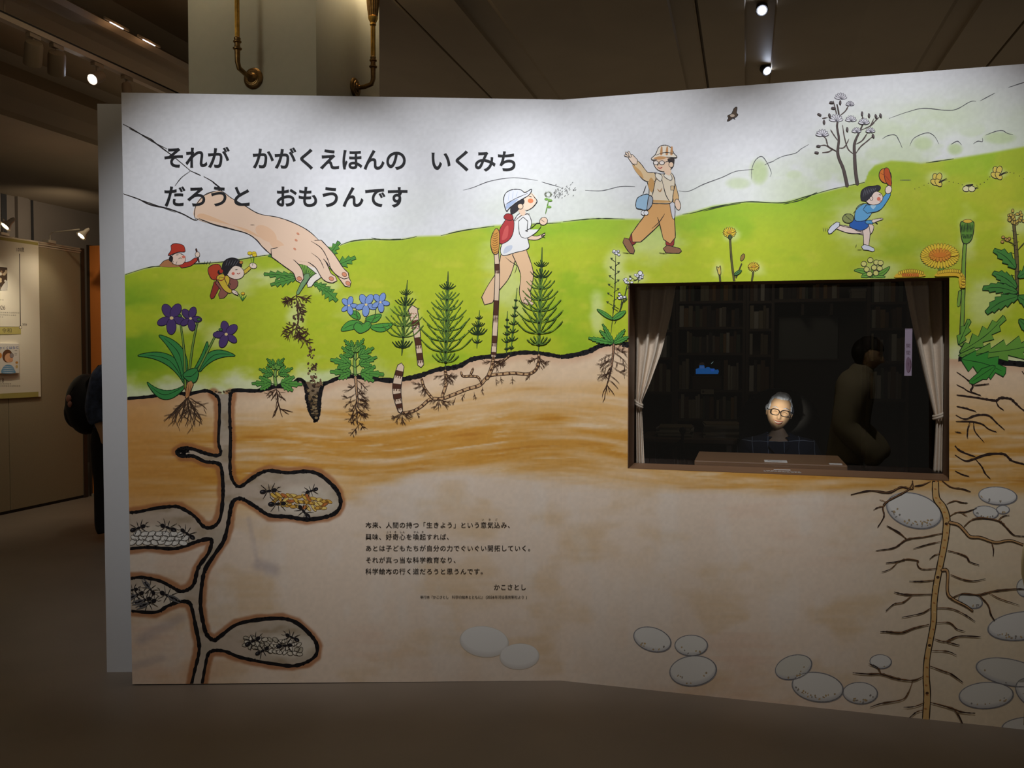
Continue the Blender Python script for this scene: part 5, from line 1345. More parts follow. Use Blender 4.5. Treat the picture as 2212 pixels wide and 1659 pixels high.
# glowing frame with blue picture
g0 = on_a(1500, 775, SA+.05); g1 = on_a(1560, 840, SA+.05); gz = czs[3]
t = thing('wooden_box', 'low dark wooden box under the glowing blue picture frame', 'box', W(sk0+.012, SA+.03, gz+.0008), ROTB)
bw = sk1-sk0-.024; bh = on_a(1530, 813, SA+.03)[1]-gz
MB().bb(0, bw, 0, .18, 0, bh, bev=.003).build('box_body', M_SHELF, t); MB().bb(-.002, bw+.002, -.003, .183, bh-.012, bh, bev=.002).build('lid', M_SHELF, t)
t = thing('digital_display', 'black digital display glowing with a blue picture on the dark shelf', 'display', W(sk0+.02, SA+.06, gz+bh), ROTB)
fh = on_a(1530, 778, SA+.06)[1]-gz-bh; fwid = bw-.016
MB().bb(0, fwid, 0, .02, 0, fh, bev=.003).build('frame_case', M_CEILD, t)
A = Art(0)
A.fill([(1503, 808), (1503, 797), (1510, 795), (1511, 789), (1521, 789), (1523, 796), (1527, 793), (1532, 793), (1535, 796), (1543, 796), (1545, 799), (1551, 798), (1553, 802), (1551, 808)], (26, 84, 150), False)
A.fill([(1512, 791), (1521, 791), (1521, 796), (1512, 796)], (58, 92, 150), False); A.fill([(1536, 797), (1543, 797), (1542, 802), (1536, 802)], (36, 84, 180), False); A.fill([(1509, 789), (1512, 784), (1519, 782), (1523, 788)], (34, 26, 20), False)
A.line([(1536, 786), (1541, 781)], 1.2, (120, 150, 150))
A.build('screen_picture', mapA(SA+.0598), t, W(sk0+.02, SA+.06, gz+bh), 'blue glowing picture', attr_mat('screen_emission', .4, .3, .55))
t = thing('shelf_card', 'small pale label card on the shelf edge below the glowing frame', 'card', W(on_a(1514, 845, SA)[0], SA-.004, gz-.034), ROTB)
MB().bb(0, .10, 0, .002, 0, .036).build('card', mat('dull_card', (160, 150, 132), .8), t)
MB().lathe([(.010, 0), (.010, .001)], (.018, -.0005, .018), (0, -1, 0), 14).build('round_mark', M_SHELF, t)
# side table with paper stacks
tb = on_a(1380, 940, 2.2)[0]; te = on_a(1592, 940, 2.2)[0]; tz2 = on_a(1480, 948, 2.2)[1]
M_TAB = mat('side_table_top', (112, 92, 74), .6); M_PAP = mat('old_paper', (168, 162, 146), .9)
t = thing('side_table', 'low brown side table covered with papers behind the beige curtain', 'table', W(tb, 2.2, 0), ROTB)
MB().bb(0, te-tb, 0, .55, tz2-.03, tz2, bev=.004).build('table_top', M_TAB, t)
for x in (.03, te-tb-.07):
    for y in (.03, .48): MB().bb(x, x+.04, y, y+.04, 0, tz2-.03).build('leg', M_TAB, t)
def stack(b, a, wd, dp, n, z, lab, lean=.0):
    r = thing('paper_stack', lab, 'papers', W(b, a, z), ROTB+lean)
    mb = MB(); zz_ = 0
    for i in range(n):
        h = RB.uniform(.006, .014); dx, dy = RB.uniform(-.012, .012), RB.uniform(-.01, .01)
        mb.box((wd/2+dx, dp/2+dy, zz_+h/2), (wd, dp, h), rz=RB.uniform(-.06, .06)); zz_ += h
    mb.build('sheets', M_PAP, r)
    MB().box((wd/2, dp/2, zz_+.004), (wd*.96, dp*.96, .008), rz=.05).build('top_folder', mat('buff_folder', (142, 126, 98), .9), r)
stack(tb+.12, 2.28, .24, .3, 6, tz2, 'low stack of papers on the side table close to the curtain')
stack(tb+.45, 2.30, .26, .3, 9, tz2, 'tallest stack of papers on the side table near the chair', .08)
t = thing('easel_stand', 'thin dark folding stand with splayed legs in front of the side table', 'stand', W(on_a(1474, 1000, 1.6)[0], 1.6, 0), ROTB)
tzz = on_a(1474, 930, 1.6)[1]
for p in (((0, 0, 0), (0, 0, tzz)), ((-.16, 0, on_a(1447, 992, 1.6)[1]), (0, 0, tzz-.06)), ((.14, .1, 0), (0, .02, tzz-.06))): MB().tube(p, .009, 8).build('leg', M_CEILD, t)
MB().ball((0, 0, tzz), .022, 12).build('knob', M_CEILD, t)

# ------------------------------------------------------------------ people
M_SKIN = mat('skin', (226, 186, 148), .55, noise=.04, nscale=30); M_HAIRG = mat('grey_hair', (196, 202, 216), .7, noise=.15, nscale=60, bump=.4); M_HAIRB = mat('black_hair', (24, 20, 20), .6, bump=.4, nscale=60)
def skin_body(J, E, R, sub=2):
    me = bpy.data.meshes.new('skeleton'); me.from_pydata(J, E, [])
    o = bpy.data.objects.new('skeleton', me); COL.objects.link(o)
    md = o.modifiers.new('s', 'SKIN'); md.use_smooth_shade = True
    for i, v in enumerate(me.skin_vertices[0].data):
        r = R[i]; v.radius = r if isinstance(r, tuple) else (r, r); v.use_root = (i == 0)
    sb_ = o.modifiers.new('d', 'SUBSURF'); sb_.levels = sub; sb_.render_levels = sub
    bpy.context.view_layer.update(); dg = bpy.context.evaluated_depsgraph_get()
    out = bpy.data.meshes.new_from_object(o.evaluated_get(dg)); bpy.data.objects.remove(o); bpy.data.meshes.remove(me)
    return out
def head_bm(bm, c, s=1.0, M=Matrix.Identity(4)):
    r = bmesh.ops.create_icosphere(bm, subdivisions=5, radius=1.0); vs = r['verts']
    g = lambda v, m_, w_: math.exp(-((v-m_)/w_)**2)
    for v in vs:
        x, y, z = v.co; X, Y, Z = x*.076, y*.096, z*.118
        if z < 0: 
            X *= 1-.24*(-z)**2.0
            if y > 0: Y *= 1-.55*(-z)**1.1
        fr_ = 1/(1+math.exp(y*9))
        nz = g(x, 0, .13+.09*max(0, -z))*(sm(.22, -.2, np.array(z))*(z > -.27) + (z <= -.27)*g(z, -.27, .06))
        Y -= .026*float(nz)*fr_
        Y += .010*g(abs(x), .36, .17)*g(z, .08, .11)*fr_
        Y -= .005*g(abs(x), .34, .3)*g(z, .25, .08)*fr_
        Y -= .007*g(abs(x), .48, .2)*g(z, -.22, .2)*fr_
        Y -= .006*g(x, 0, .24)*g(z, -.42, .045)*fr_; Y -= .007*g(x, 0, .2)*g(z, -.56, .05)*fr_
        Y += .004*g(x, 0, .28)*g(z, -.49, .03)*fr_; Y -= .010*g(x, 0, .22)*g(z, -.84, .15)*fr_
        v.co = M @ (Vector((X, Y, Z))*s) + Vector(c)
    for sd in (-1, 1):
        r2 = bmesh.ops.create_uvsphere(bm, u_segments=14, v_segments=10, radius=1)
        for v in r2['verts']:
            p = v.co.copy(); k = .7 if math.hypot(p.y, p.z) < .6 and p.x*sd > 0 else 1
            v.co = M @ (Vector((sd*.076+p.x*.009*k, .006+p.y*.019+abs(p.x)*.003, .0+p.z*.034))*s)+Vector(c)
def person(name, label, loc, rot, J, E, R, headc, headM, skin_m, hair_m, garments, group=None, hair_fn=None, sub=2):
    root = thing(name, label, 'person', loc, rot, group)
    body = skin_body(J, E, R, sub)
    bm = bmesh.new(); bm.from_mesh(body); head_bm(bm, headc, 1.0, headM)
    bmesh.ops.recalc_face_normals(bm, faces=bm.faces)
    me = bpy.data.meshes.new('body'); bm.to_mesh(me); bm.free(); me.materials.append(skin_m); me.polygons.foreach_set('use_smooth', [True]*len(me.polygons))
    link(bpy.data.objects.new('body', me), root)
    for gn, pred, off, gm in garments:
        bm = bmesh.new(); bm.from_mesh(body)
        bm.normal_update()
        dele = [f for f in bm.faces if not pred(f.calc_center_median())]
        bmesh.ops.delete(bm, geom=dele, context='FACES')
        for v in bm.verts: v.co += v.normal*off
        m2 = bpy.data.meshes.new(gn); bm.to_mesh(m2); bm.free(); m2.materials.append(gm); m2.polygons.foreach_set('use_smooth', [True]*len(m2.polygons))
        o = link(bpy.data.objects.new(gn, m2), root); s_ = o.modifiers.new('t', 'SOLIDIFY'); s_.thickness = .006; s_.offset = 1
    # hair from the scalp
    bm = bmesh.new(); head_bm(bm, (0, 0, 0), 1.0)
    bm.normal_update(); bm.faces.ensure_lookup_table()
    dele = [f for f in bm.faces if not hair_fn(f.calc_center_median())]
    bmesh.ops.delete(bm, geom=dele, context='FACES'); bm.normal_update()
    rr = random.Random(2)
    for v in bm.verts:
        p = v.co.copy(); n = (.010 if abs(p.x) < .055 else .006)+.002*math.sin(p.x*130+p.z*40)+.002*math.sin(p.y*170+p.x*60)
        edge_ = any(e.is_boundary for e in v.link_edges)
        v.co = headM @ (p+v.normal*(0.001 if edge_ else n))+Vector(headc)
    m2 = bpy.data.meshes.new('hair'); bm.to_mesh(m2); bm.free(); m2.materials.append(hair_m); m2.polygons.foreach_set('use_smooth', [True]*len(m2.polygons))
    link(bpy.data.objects.new('hair', m2), root)
    bpy.data.meshes.remove(body)
    return root
# plaid shirt
mp = bpy.data.materials.new('navy_plaid'); mp.use_nodes = True; nt = mp.node_tree; b_ = nt.nodes['Principled BSDF']; b_.inputs['Roughness'].default_value = .85
tc = nt.nodes.new('ShaderNodeTexCoord'); nz = nt.nodes.new('ShaderNodeTexNoise'); nz.inputs['Scale'].default_value = 6
mxv = nt.nodes.new('ShaderNodeMix'); mxv.data_type = 'VECTOR'; mxv.inputs[0].default_value = .03
nt.links.new(tc.outputs['Object'], nz.inputs['Vector']); nt.links.new(tc.outputs['Object'], mxv.inputs[4]); nt.links.new(nz.outputs['Color'], mxv.inputs[5])
outs = []
for dr in ('X', 'Z'):
    wv = nt.nodes.new('ShaderNodeTexWave'); wv.bands_direction = dr; wv.inputs['Scale'].default_value = 3.4; wv.inputs['Distortion'].default_value = 0
    rp = nt.nodes.new('ShaderNodeValToRGB'); rp.color_ramp.elements[0].position = .993; rp.color_ramp.elements[1].position = .9995
    nt.links.new(mxv.outputs[1], wv.inputs['Vector']); nt.links.new(wv.outputs['Fac'], rp.inputs[0]); outs.append(rp)
mm = nt.nodes.new('ShaderNodeMath'); mm.operation = 'MAXIMUM'; nt.links.new(outs[0].outputs[0], mm.inputs[0]); nt.links.new(outs[1].outputs[0], mm.inputs[1])
mc = nt.nodes.new('ShaderNodeMix'); mc.data_type = 'RGBA'; mc.inputs[6].default_value = (*lin((44, 50, 66)), 1); mc.inputs[7].default_value = (*lin((150, 160, 176)), 1)
nt.links.new(mm.outputs[0], mc.inputs[0]); nt.links.new(mc.outputs[2], b_.inputs['Base Color'])

MAN = (1.03, 1.88)
mh = on_a(1681, 889, MAN[1]); hz = mh[1]; mb0 = mh[0]
J = [(0, .02, .48), (0, .02, .62), (0, .01, .78), (0, .0, hz-.235), (0, -.01, hz-.165), (0, -.015, hz-.09),
     (-.175, 0, hz-.25), (-.25, -.05, hz-.42), (-.20, -.20, hz-.56), (-.10, -.30, hz-.58),
     (.175, 0, hz-.25), (.25, -.05, hz-.42), (.20, -.20, hz-.56), (.10, -.30, hz-.58),
     (-.10, -.05, .47), (-.13, -.45, .49), (-.13, -.47, .10), (.10, -.05, .47), (.13, -.45, .49), (.13, -.47, .10)]
E_ = [(0, 1), (1, 2), (2, 3), (3, 4), (4, 5), (3, 6), (6, 7), (7, 8), (8, 9), (3, 10), (10, 11), (11, 12), (12, 13), (0, 14), (14, 15), (15, 16), (0, 17), (17, 18), (18, 19)]
R_ = [(.15, .11), (.15, .11), (.155, .11), (.13, .09), (.05, .05), (.052, .05), .075, .055, .042, .035, .075, .055, .042, .035, .085, .07, .05, .085, .07, .05]
HT = Matrix.Rotation(.17, 4, 'Y') @ Matrix.Rotation(-.06, 4, 'Z') @ Matrix.Rotation(.06, 4, 'X')
old_hair = lambda c: (c.z > .052+.02*abs(math.sin(c.x*40)) - max(0, c.y)*.9 - (.055 if abs(c.x) > .060 else 0)*(c.y > -.05)) and not (c.y < -.03 and abs(c.x) < .060 and c.z < .086)
man = person('person', 'smiling grey-haired person in dark plaid shirt and black glasses seated behind the desk', W(mb0, MAN[1], 0), ROTB+.05, J, E_, R_, (0.005, -.03, hz), HT, M_SKIN, M_HAIRG,
    [('shirt', lambda c: c.z < hz-.15 and c.z > .5 and not (c.z > hz-.20 and abs(c.x) < .055 and c.y < -.02), .014, mp), ('trousers', lambda c: c.z <= .56 and c.z > .12 and abs(c.x) < .2, .012, mat('dark_trousers', (40, 38, 38), .9))], hair_fn=old_hair)
def H(p): return HT @ Vector(p)+Vector((.005, -.03, hz))
M_BLK = mat('black_plastic', (22, 20, 22), .3); M_TEETH = mat('teeth', (226, 216, 196), .4); M_LIP = mat('lip', (176, 92, 78), .5)
mb = MB()
for sd in (-1, 1):
    pts = []
    for t_ in np.linspace(0, 2*math.pi, 29):
        cx0 = sd*.031; ex = abs(math.cos(t_))**.75*math.copysign(1, math.cos(t_))*.027; ez = abs(math.sin(t_))**.75*math.copysign(1, math.sin(t_))*.019
        pts.append(H((cx0+ex, -.107+.25*abs(cx0+ex)**1.6, .006+ez)))
    mb.tube(pts, .0026, 8, cap=False)
    mb.tube([H((sd*.058, -.101, .014)), H((sd*.078, -.07, .014)), H((sd*.080, .0, .012))], .0024, 8)
mb.tube([H((-.006, -.108, .010)), H((0, -.110, .013)), H((.006, -.108, .010))], .0024, 8)
gl_ = mb.build('glasses', M_BLK, man, True, label='black framed glasses')
mb = MB()
for sd in (-1, 1):
    mb.tube([H((sd*.017, -.0925, .008)), H((sd*.030, -.0955, .0115)), H((sd*.043, -.089, .006))], [.0008, .0016, .0008], 8)
mb.build('eyes', M_BLK, man, True, label='narrow smiling eyes')
mb = MB()
for sd in (-1, 1): mb.tube([H((sd*.014, -.098, .032)), H((sd*.032, -.097, .038)), H((sd*.050, -.084, .031))], [.002, .003, .0016], 8)
mb.build('eyebrows', M_HAIRG, man, True)
mb = MB(); mb.tube([H((-.027, -.0865, -.049)), H((-.014, -.0955, -.0565)), H((0, -.0985, -.0585)), H((.014, -.0955, -.0565)), H((.027, -.0865, -.049))], [.001, .0045, .0055, .0045, .001], 10); mb.build('teeth', M_TEETH, man, True)
mb = MB(); mb.tube([H((-.030, -.084, -.046)), H((-.014, -.097, -.0505)), H((0, -.1005, -.0515)), H((.014, -.097, -.0505)), H((.030, -.084, -.046))], [.001, .0028, .0032, .0028, .001], 10)
mb.tube([H((-.028, -.084, -.051)), H((-.014, -.096, -.0625)), H((0, -.0995, -.0655)), H((.014, -.096, -.0625)), H((.028, -.084, -.051))], [.001, .003, .0038, .003, .001], 10); mb.build('lips', M_LIP, man, True)
mb = MB()
for sd in (-1, 1):
    P = [(sd*.02, -.085, hz-.225), (sd*.075, -.05, hz-.165), (sd*.062, -.115, hz-.22), (sd*.03, -.118, hz-.255)]
    f = [mb.bm.verts.new(p) for p in P]; b2 = [mb.bm.verts.new((p[0], p[1]+.008, p[2]-.004)) for p in P]
    mb.bm.faces.new(f); mb.bm.faces.new(b2[::-1])
    for j in range(4): mb.bm.faces.new((f[j], f[(j+1) % 4], b2[(j+1) % 4], b2[j]))
mb.build('collar', mp, man)
# his chair
M_LEA = mat('black_leather', (20, 18, 16), .8, noise=.1, nscale=30, bump=.15)
ch = thing('office_chair', 'tall round-topped black leather chair behind the seated person', 'chair', W(mb0+.015, MAN[1]+.22, 0), ROTB)
cz = on_a(1680, 838, MAN[1]+.28)[1]; cw = (on_a(1765, 900, MAN[1]+.28)[0]-on_a(1592, 900, MAN[1]+.28)[0])/2
mb = MB(); prof_ = [(-cw*.82, .50)]+[(-cw, .62), (-cw*1.0, cz-.22)]+[(cw*math.cos(t_), cz-.22+.22*math.sin(t_)) for t_ in np.linspace(math.pi*.97, .03*math.pi, 16)]+[(cw, cz-.22), (cw, .62), (cw*.82, .50)]
mb.prism(prof_, .0, .09); bmesh.ops.bevel(mb.bm, geom=list(mb.bm.edges), offset=.018, segments=2, affect='EDGES'); mb.build('backrest', M_LEA, ch, True)
MB().bb(-cw*.9, cw*.9, -.50, .0, .36, .43, bev=.02).build('seat', M_LEA, ch)
for sd in (-1, 1): MB().tube([(sd*cw*1.05, -.02, .62), (sd*cw*1.05, -.36, .62), (sd*cw*1.02, -.38, .42)], .022, 10).build('armrest', M_LEA, ch, True)
MB().tube([(0, -.22, .07), (0, -.22, .36)], .03, 12).build('gas_column', M_CEILD, ch, True)
for k in range(5):
    a_ = k*2*math.pi/5; lg = MB().tube([(0, -.22, .10), (.28*math.cos(a_), -.22+.28*math.sin(a_), .06)], [.022, .014], 8).build('leg', M_CEILD, ch, True)
    MB().lathe([(.026, -.012), (.026, .012)], (.28*math.cos(a_), -.22+.28*math.sin(a_), .028), (math.sin(a_), -math.cos(a_), 0), 14).build('caster', M_CEILD, lg)

# person with a black backpack behind the mural's free edge
STJ = lambda hgt: None
def standing(H_, face=0, lean=0.0, arm=0):
    """joints of a standing figure facing local -y"""
    s = H_/1.65
    J = [(0, 0, .93*s), (0, -.01+lean*.2, 1.08*s), (0, .0+lean*.6, 1.25*s), (0, .01+lean, 1.37*s), (0, .0+lean*1.2, 1.43*s), (0, -.01+lean*1.4, 1.49*s)]
    R = [(.135, .10), (.12, .09), (.135, .095), (.11, .08), (.045, .045), (.05, .05)]
    E = [(0, 1), (1, 2), (2, 3), (3, 4), (4, 5)]
    for sd in (-1, 1):
        k = len(J); J += [(sd*.155, .01+lean, 1.34*s), (sd*.20, .03+lean*.6, 1.08*s), (sd*.19, -.06-arm+lean*.3, .88*s+arm*.4), (sd*.18, -.08-arm*1.3, .80*s+arm*.6)]; R += [.062, .045, .034, .03]; E += [(3, k), (k, k+1), (k+1, k+2), (k+2, k+3)]
    for sd in (-1, 1):
        k = len(J); J += [(sd*.085, 0, .84*s), (sd*.09, -.01, .47*s), (sd*.09, .01, .10*s), (sd*.09, -.10, .045)]; R += [.085, .058, .042, (.035, .04)]; E += [(0, k), (k, k+1), (k+1, k+2), (k+2, k+3)]
    return J, E, R
young_hair = lambda c: (c.z > .040-max(0, c.y+.02)*1.3) or (c.y > .005 and c.z > -.095)
fx = hit(np.array(247.), np.array(1163.), np.zeros(3), np.array([0, 0, 1.]))
J, E_, R_ = standing(1.66, lean=-.05)
M_BSHIRT = mat('blue_pattern_shirt', (60, 74, 104), .85, noise=.5, nscale=22)
bp = person('person', 'person in dark blue patterned shirt wearing a black backpack behind the side board', fx, ROTB+math.pi/2, J, E_, R_, (0, -.11, 1.60), Matrix.Rotation(.2, 4, 'X'), M_SKIN, M_HAIRB,
    [('shirt', lambda c: c.z < 1.47 and c.z > .70 and (abs(c.x) < .24 and c.z > .98 or abs(c.x) < .17), .03, M_BSHIRT), ('trousers', lambda c: c.z <= .93 and c.z > .08 and abs(c.x) < .165, .035, mat('black_wide_trousers', (30, 28, 30), .9))], hair_fn=young_hair)
bg = thing('backpack', 'black backpack with a small pinkish charm worn by the person at the side board', 'backpack', fx, ROTB+math.pi/2)
mb = MB(); mb.ball((0, .26, 1.115), (.165, .155, .255), 24); mb.build('bag_body', mat('black_nylon', (24, 23, 25), .7, bump=.1, nscale=40), bg, True)
mb = MB(); mb.ball((0, .36, 1.05), (.12, .07, .14), 20); mb.build('front_pocket', mat('black_nylon', (24, 23, 25)), bg, True)
for sd in (-1, 1): MB().tube([(sd*.09, .17, 1.30), (sd*.10, .04, 1.43), (sd*.11, -.11, 1.33), (sd*.12, -.11, 1.15), (sd*.13, .12, .98)], .016, 8).build('strap', mat('black_nylon', (24, 23, 25)), bg, True)
MB().tube([(-.15, .24, 1.27), (-.172, .27, 1.20)], .003, 6).build('charm_cord', M_BLK, bg)
MB().ball((-.175, .275, 1.17), (.02, .022, .032), 10).ball((-.175, .265, 1.125), (.016, .018, .026), 10).build('charm', mat('pink_charm', (196, 140, 124), .6), bg, True)

# visitor in a beige hoodie whose reflection shows in the glass
vz = W(1.50, -2.06, 0)
J, E_, R_ = standing(1.60, lean=-.07, arm=.10)
M_HOOD = mat('beige_hoodie', (188, 176, 150), .9, noise=.06, nscale=12, bump=.2)
vs_ = person('person', 'dark-haired visitor in a beige hoodie seen only as a reflection in the window glass', vz, ROTB+math.pi/2+.25, J, E_, R_, (0, -.13, 1.54), Matrix.Rotation(.25, 4, 'X'), M_SKIN, M_HAIRB,
    [('hoodie', lambda c: c.z < 1.45 and c.z > .80, .038, M_HOOD), ('trousers', lambda c: c.z <= .86 and c.z > .08 and abs(c.x) < .165, .02, mat('grey_green_trousers', (92, 92, 78), .9))], hair_fn=young_hair)
spot(W(1.4, .1-1.0, 3.6), W(1.5, -2.06, 1.15), 110, 34, .8, (1, .9, .75))  # unseen fill spot added so the visitor's reflection shows
pointl(W(.9, 1.9, 2.35), 2.2, (1, .85, .65), .15)  # unseen dim point light added to raise the study interior
# unseen narrow spot added to brighten the seated figure's face
spot(W(mb0-.22, MAN[1]-1.1, hz+.10), W(mb0+.03, MAN[1], hz+.0), 52, 11.5, .8, (1, .93, .78), .02)
spot(W(mb0+.25, MAN[1]-.9, hz+.35), W(mb0, MAN[1], hz-.25), 3.0, 34, .9, (.7, .8, 1.0), .03)  # unseen bluish fill added to bring out the shirt

# ------------------------------------------------------------------ brass torch lamps on the column
def sconce(label, loc, rot, off, zr, zcup, cup=True):
    """rosette flush on the wall (local y=0, wall behind +y), pipe standing off by |off|"""
    t = thing('torch_lamp', label, 'lamp', loc, rot, 'brass torch lamps on the column')
    dx, dy = off
    ro = MB().lathe([(.064, 0), (.066, .006), (.060, .014), (.048, .018), (.046, .022), (.032, .024), (.028, .030), (.016, .036), (.012, .05)], (0, 0, 0), (0, -1, 0), 36).build('rosette', M_BRASSD, t, True)
    mb = MB()
    for k in range(24):
        a_ = k*2*math.pi/24; mb.ball((.039*math.cos(a_), -.022, .039*math.sin(a_)), .0042, 8)
    mb.build('bead_ring', M_BRASSD, ro, True)
    pts = [Vector((0, -.03, 0)), Vector((dx*.35, dy*.55, .002)), Vector((dx*.8, dy*.92, .016)), Vector((dx*.97, dy, .05)), Vector((dx, dy, .09)), Vector((dx, dy, .125))]
    MB().tube([tuple(p) for p in pts], [.014, .0145, .015, .0155, .016, .017], 16).build('elbow', M_BRASSD, t, True)
    prof = [(.018, .118), (.026, .124), (.027, .130), (.018, .135), (.016, .150), (.017, .160), (.024, .165), (.024, .172), (.017, .176), (.019, .182), (.020, .190), (.015, .196)]
    MB().lathe([(r, h) for r, h in prof], (dx, dy, 0), (0, 0, 1), 24).build('collar_rings', M_BRASSD, t, True)
    n = 24; mb = MB(); z1 = zcup
    ring = []
    for zz_ in (.19, z1):
        ring.append([mb.bm.verts.new((dx+(.0135+.0022*math.cos(6*a_))*math.cos(a_), dy+(.0135+.0022*math.cos(6*a_))*math.sin(a_), zz_)) for a_ in np.linspace(0, 2*math.pi, 48, endpoint=False)])
    for j in range(48): mb.bm.faces.new((ring[0][j], ring[0][(j+1) % 48], ring[1][(j+1) % 48], ring[1][j]))
    mb.build('pipe', M_BRASS, t, True)
    MB().lathe([(.014, z1-.01), (.022, z1), (.018, z1+.012), (.030, z1+.035), (.033, z1+.05), (.026, z1+.058)], (dx, dy, 0), (0, 0, 1), 28).build('cup_base', M_BRASS, t, True)
    mb = MB(); rings = []
    for r, h in ((.030, .055), (.036, .10), (.044, .20), (.050, .30)):
        rings.append([mb.bm.verts.new((dx+(r*(1+.05*math.cos(16*a_)))*math.cos(a_), dy+(r*(1+.05*math.cos(16*a_)))*math.sin(a_), z1+h)) for a_ in np.linspace(0, 2*math.pi, 96, endpoint=False)])
    for a1_, b1_ in zip(rings, rings[1:]):
        for j in range(96): mb.bm.faces.new((a1_[j], a1_[(j+1) % 96], b1_[(j+1) % 96], b1_[j]))
    mb.build('fluted_cup', M_BRASSD, t, True)
    MB().ball((dx, dy, z1+.34), (.045, .045, .07), 18).build('flame_bulb', mat('warm_bulb', (255, 214, 150), .4, emit=(255, 200, 130), estr=6), t, True)
    w_ = Vector(loc)+Matrix.Rotation(rot, 3, 'Z') @ Vector((dx, dy, z1+.44))
    pointl(w_, 16, (1, .86, .58), .05)
    return t
p1 = on_a(548, 170, CA0)
sconce('brass torch lamp on the front face of the column', W(p1[0], CA0, p1[1]), ROTB, (-.005, -.165), 0, 0.62)
p2 = on_b(766, 190, CB1)
zc2 = None
sconce('brass torch lamp with fluted cup on the side face of the column', W(CB1, p2[0], p2[1]), ROTB+math.pi/2, (0.0, -.135), 0, .40)

# ------------------------------------------------------------------ lighting track, spot heads and ceiling lamps
tkb, tka0 = on_z(0, 42, 3.86)
tkb2, tka1 = on_z(360, 204, 3.86)
tk = thing('lighting_track', 'long cream lighting track under the ceiling beside the column', 'track', W(tkb, 0, 3.86), ROTB)
MB().bb(-.03, .03, -4, 12, 0, .055).build('track_bar', M_TRACK, tk)
MB().bb(.031, .034, -4, 12, .04, .052).build('slot_line', M_CEILD, tk)
for y in (-2, 1, 4, 7, 10): MB().tube([(0, y, .055), (0, y, .45)], .006, 6).build('hanger', M_HEAD, tk)
def along(px):   # track position under image column px
    s_, e_ = -1., 11.
    for _ in range(40):
        m_ = (s_+e_)/2
        if project(W(tkb, m_, 3.86)[None])[0][0] < px: s_ = m_
        else: e_ = m_
    return (s_+e_)/2
def track_head(px, label, tilt, yaw, lit=False, L=.17, r=.062):
    a = along(px); t = thing('track_spotlight', label, 'spotlight', W(tkb, a, 3.86), ROTB, 'spotlights on the cream track')
    MB().bb(-.02, .02, -.05, .05, -.03, 0).build('adapter', M_HEAD, t)
    MB().tube([(0, 0, -.03), (0, 0, -.075)], .01, 8).build('stem', M_HEAD, t, True)
    d = Vector((math.sin(yaw)*math.cos(tilt), math.cos(yaw)*math.cos(tilt), -math.sin(tilt)))
    c = Vector((0, 0, -.11))
    hd = MB().lathe([(r*.6, -.06), (r*.9, -.055), (r, -.03), (r, L-.06), (r*.93, L-.06), (r*.9, L-.09)], c, d, 24).build('head', M_HEAD, t, True)
    lm = mat('lit_lens', (255, 255, 255), .3, emit=(215, 228, 255), estr=40) if lit else mat('dark_lens', (40, 38, 36), .2)
    MB().lathe([(r*.55 if lit else r*.88, 0), (r*.55 if lit else r*.88, .004)], c+d*(L-.085 if not lit else L-.064), d, 20).build('lens', lm, hd)
track_head(72, 'unlit cream cylinder spotlight first from the picture edge on the track', .9, -.9)
track_head(122, 'unlit cream cylinder spotlight next to the lit one on the track', .9, -.8)
track_head(210, 'lit spotlight glaring white on the cream track', .55, 2.75+.35, True, .13, .045)
track_head(274, 'small unlit spotlight on the track behind the mural corner', 1.2, 2.2, False, .12, .04)
def downlight(px, py, z, label, tx):
    b, a = on_z(px, py, z); t = thing('ceiling_spotlight', label, 'spotlight', W(b, a, z), ROTB, 'ceiling spotlights in the recessed slot')
    d = Vector((tx, -.75, -.75)).normalized()
    MB().tube([(0, 0, .0), tuple(-d*.03+Vector((0, 0, .12)))], .012, 8).build('stem', M_CEILD, t)
    MB().lathe([(.03, -.09), (.045, -.07), (.05, 0), (.045, .005), (.04, -.01)], (0, 0, 0), d, 20).build('head', M_CEILD, t, True)
    MB().lathe([(.034, 0), (.034, .004)], d*.004, d, 18).build('lens', mat('lit_lens', (255, 255, 255)), t)
downlight(1646, 22, 4.32, 'lit ceiling spotlight nearer the viewer in the recessed slot', .0)
downlight(1657, 153, 4.32, 'lit ceiling spotlight farther along the recessed slot', .5)
# glowing strips standing in for bright highlights along the beam edge
for px, py, lb in ((252, 55, 'thin glowing strip imitating a highlight on the long beam edge near the picture top'), (322, 92, 'thin glowing strip imitating a highlight on the long beam edge near the column')):
    b, a = on_z(px, py, 4.02); t = thing('beam_glint', lb, 'lamp', W(b, a, 4.02), ROTB, 'beam edge highlight strips')
    MB().bb(-.008, .008, -.13, .13, 0, .02, bev=.003).build('glint_base', M_HEAD, t); MB().bb(-.0035, .0035, -.07, .07, -.003, 0).build('lens', mat('glint_glow', (255, 255, 255), .3, emit=(225, 230, 255), estr=8), t)
    pointl(W(b+.02, a, 3.97), .35, (1, .62, .35), .03)  # added warm glow beside each highlight strip, no fitting there

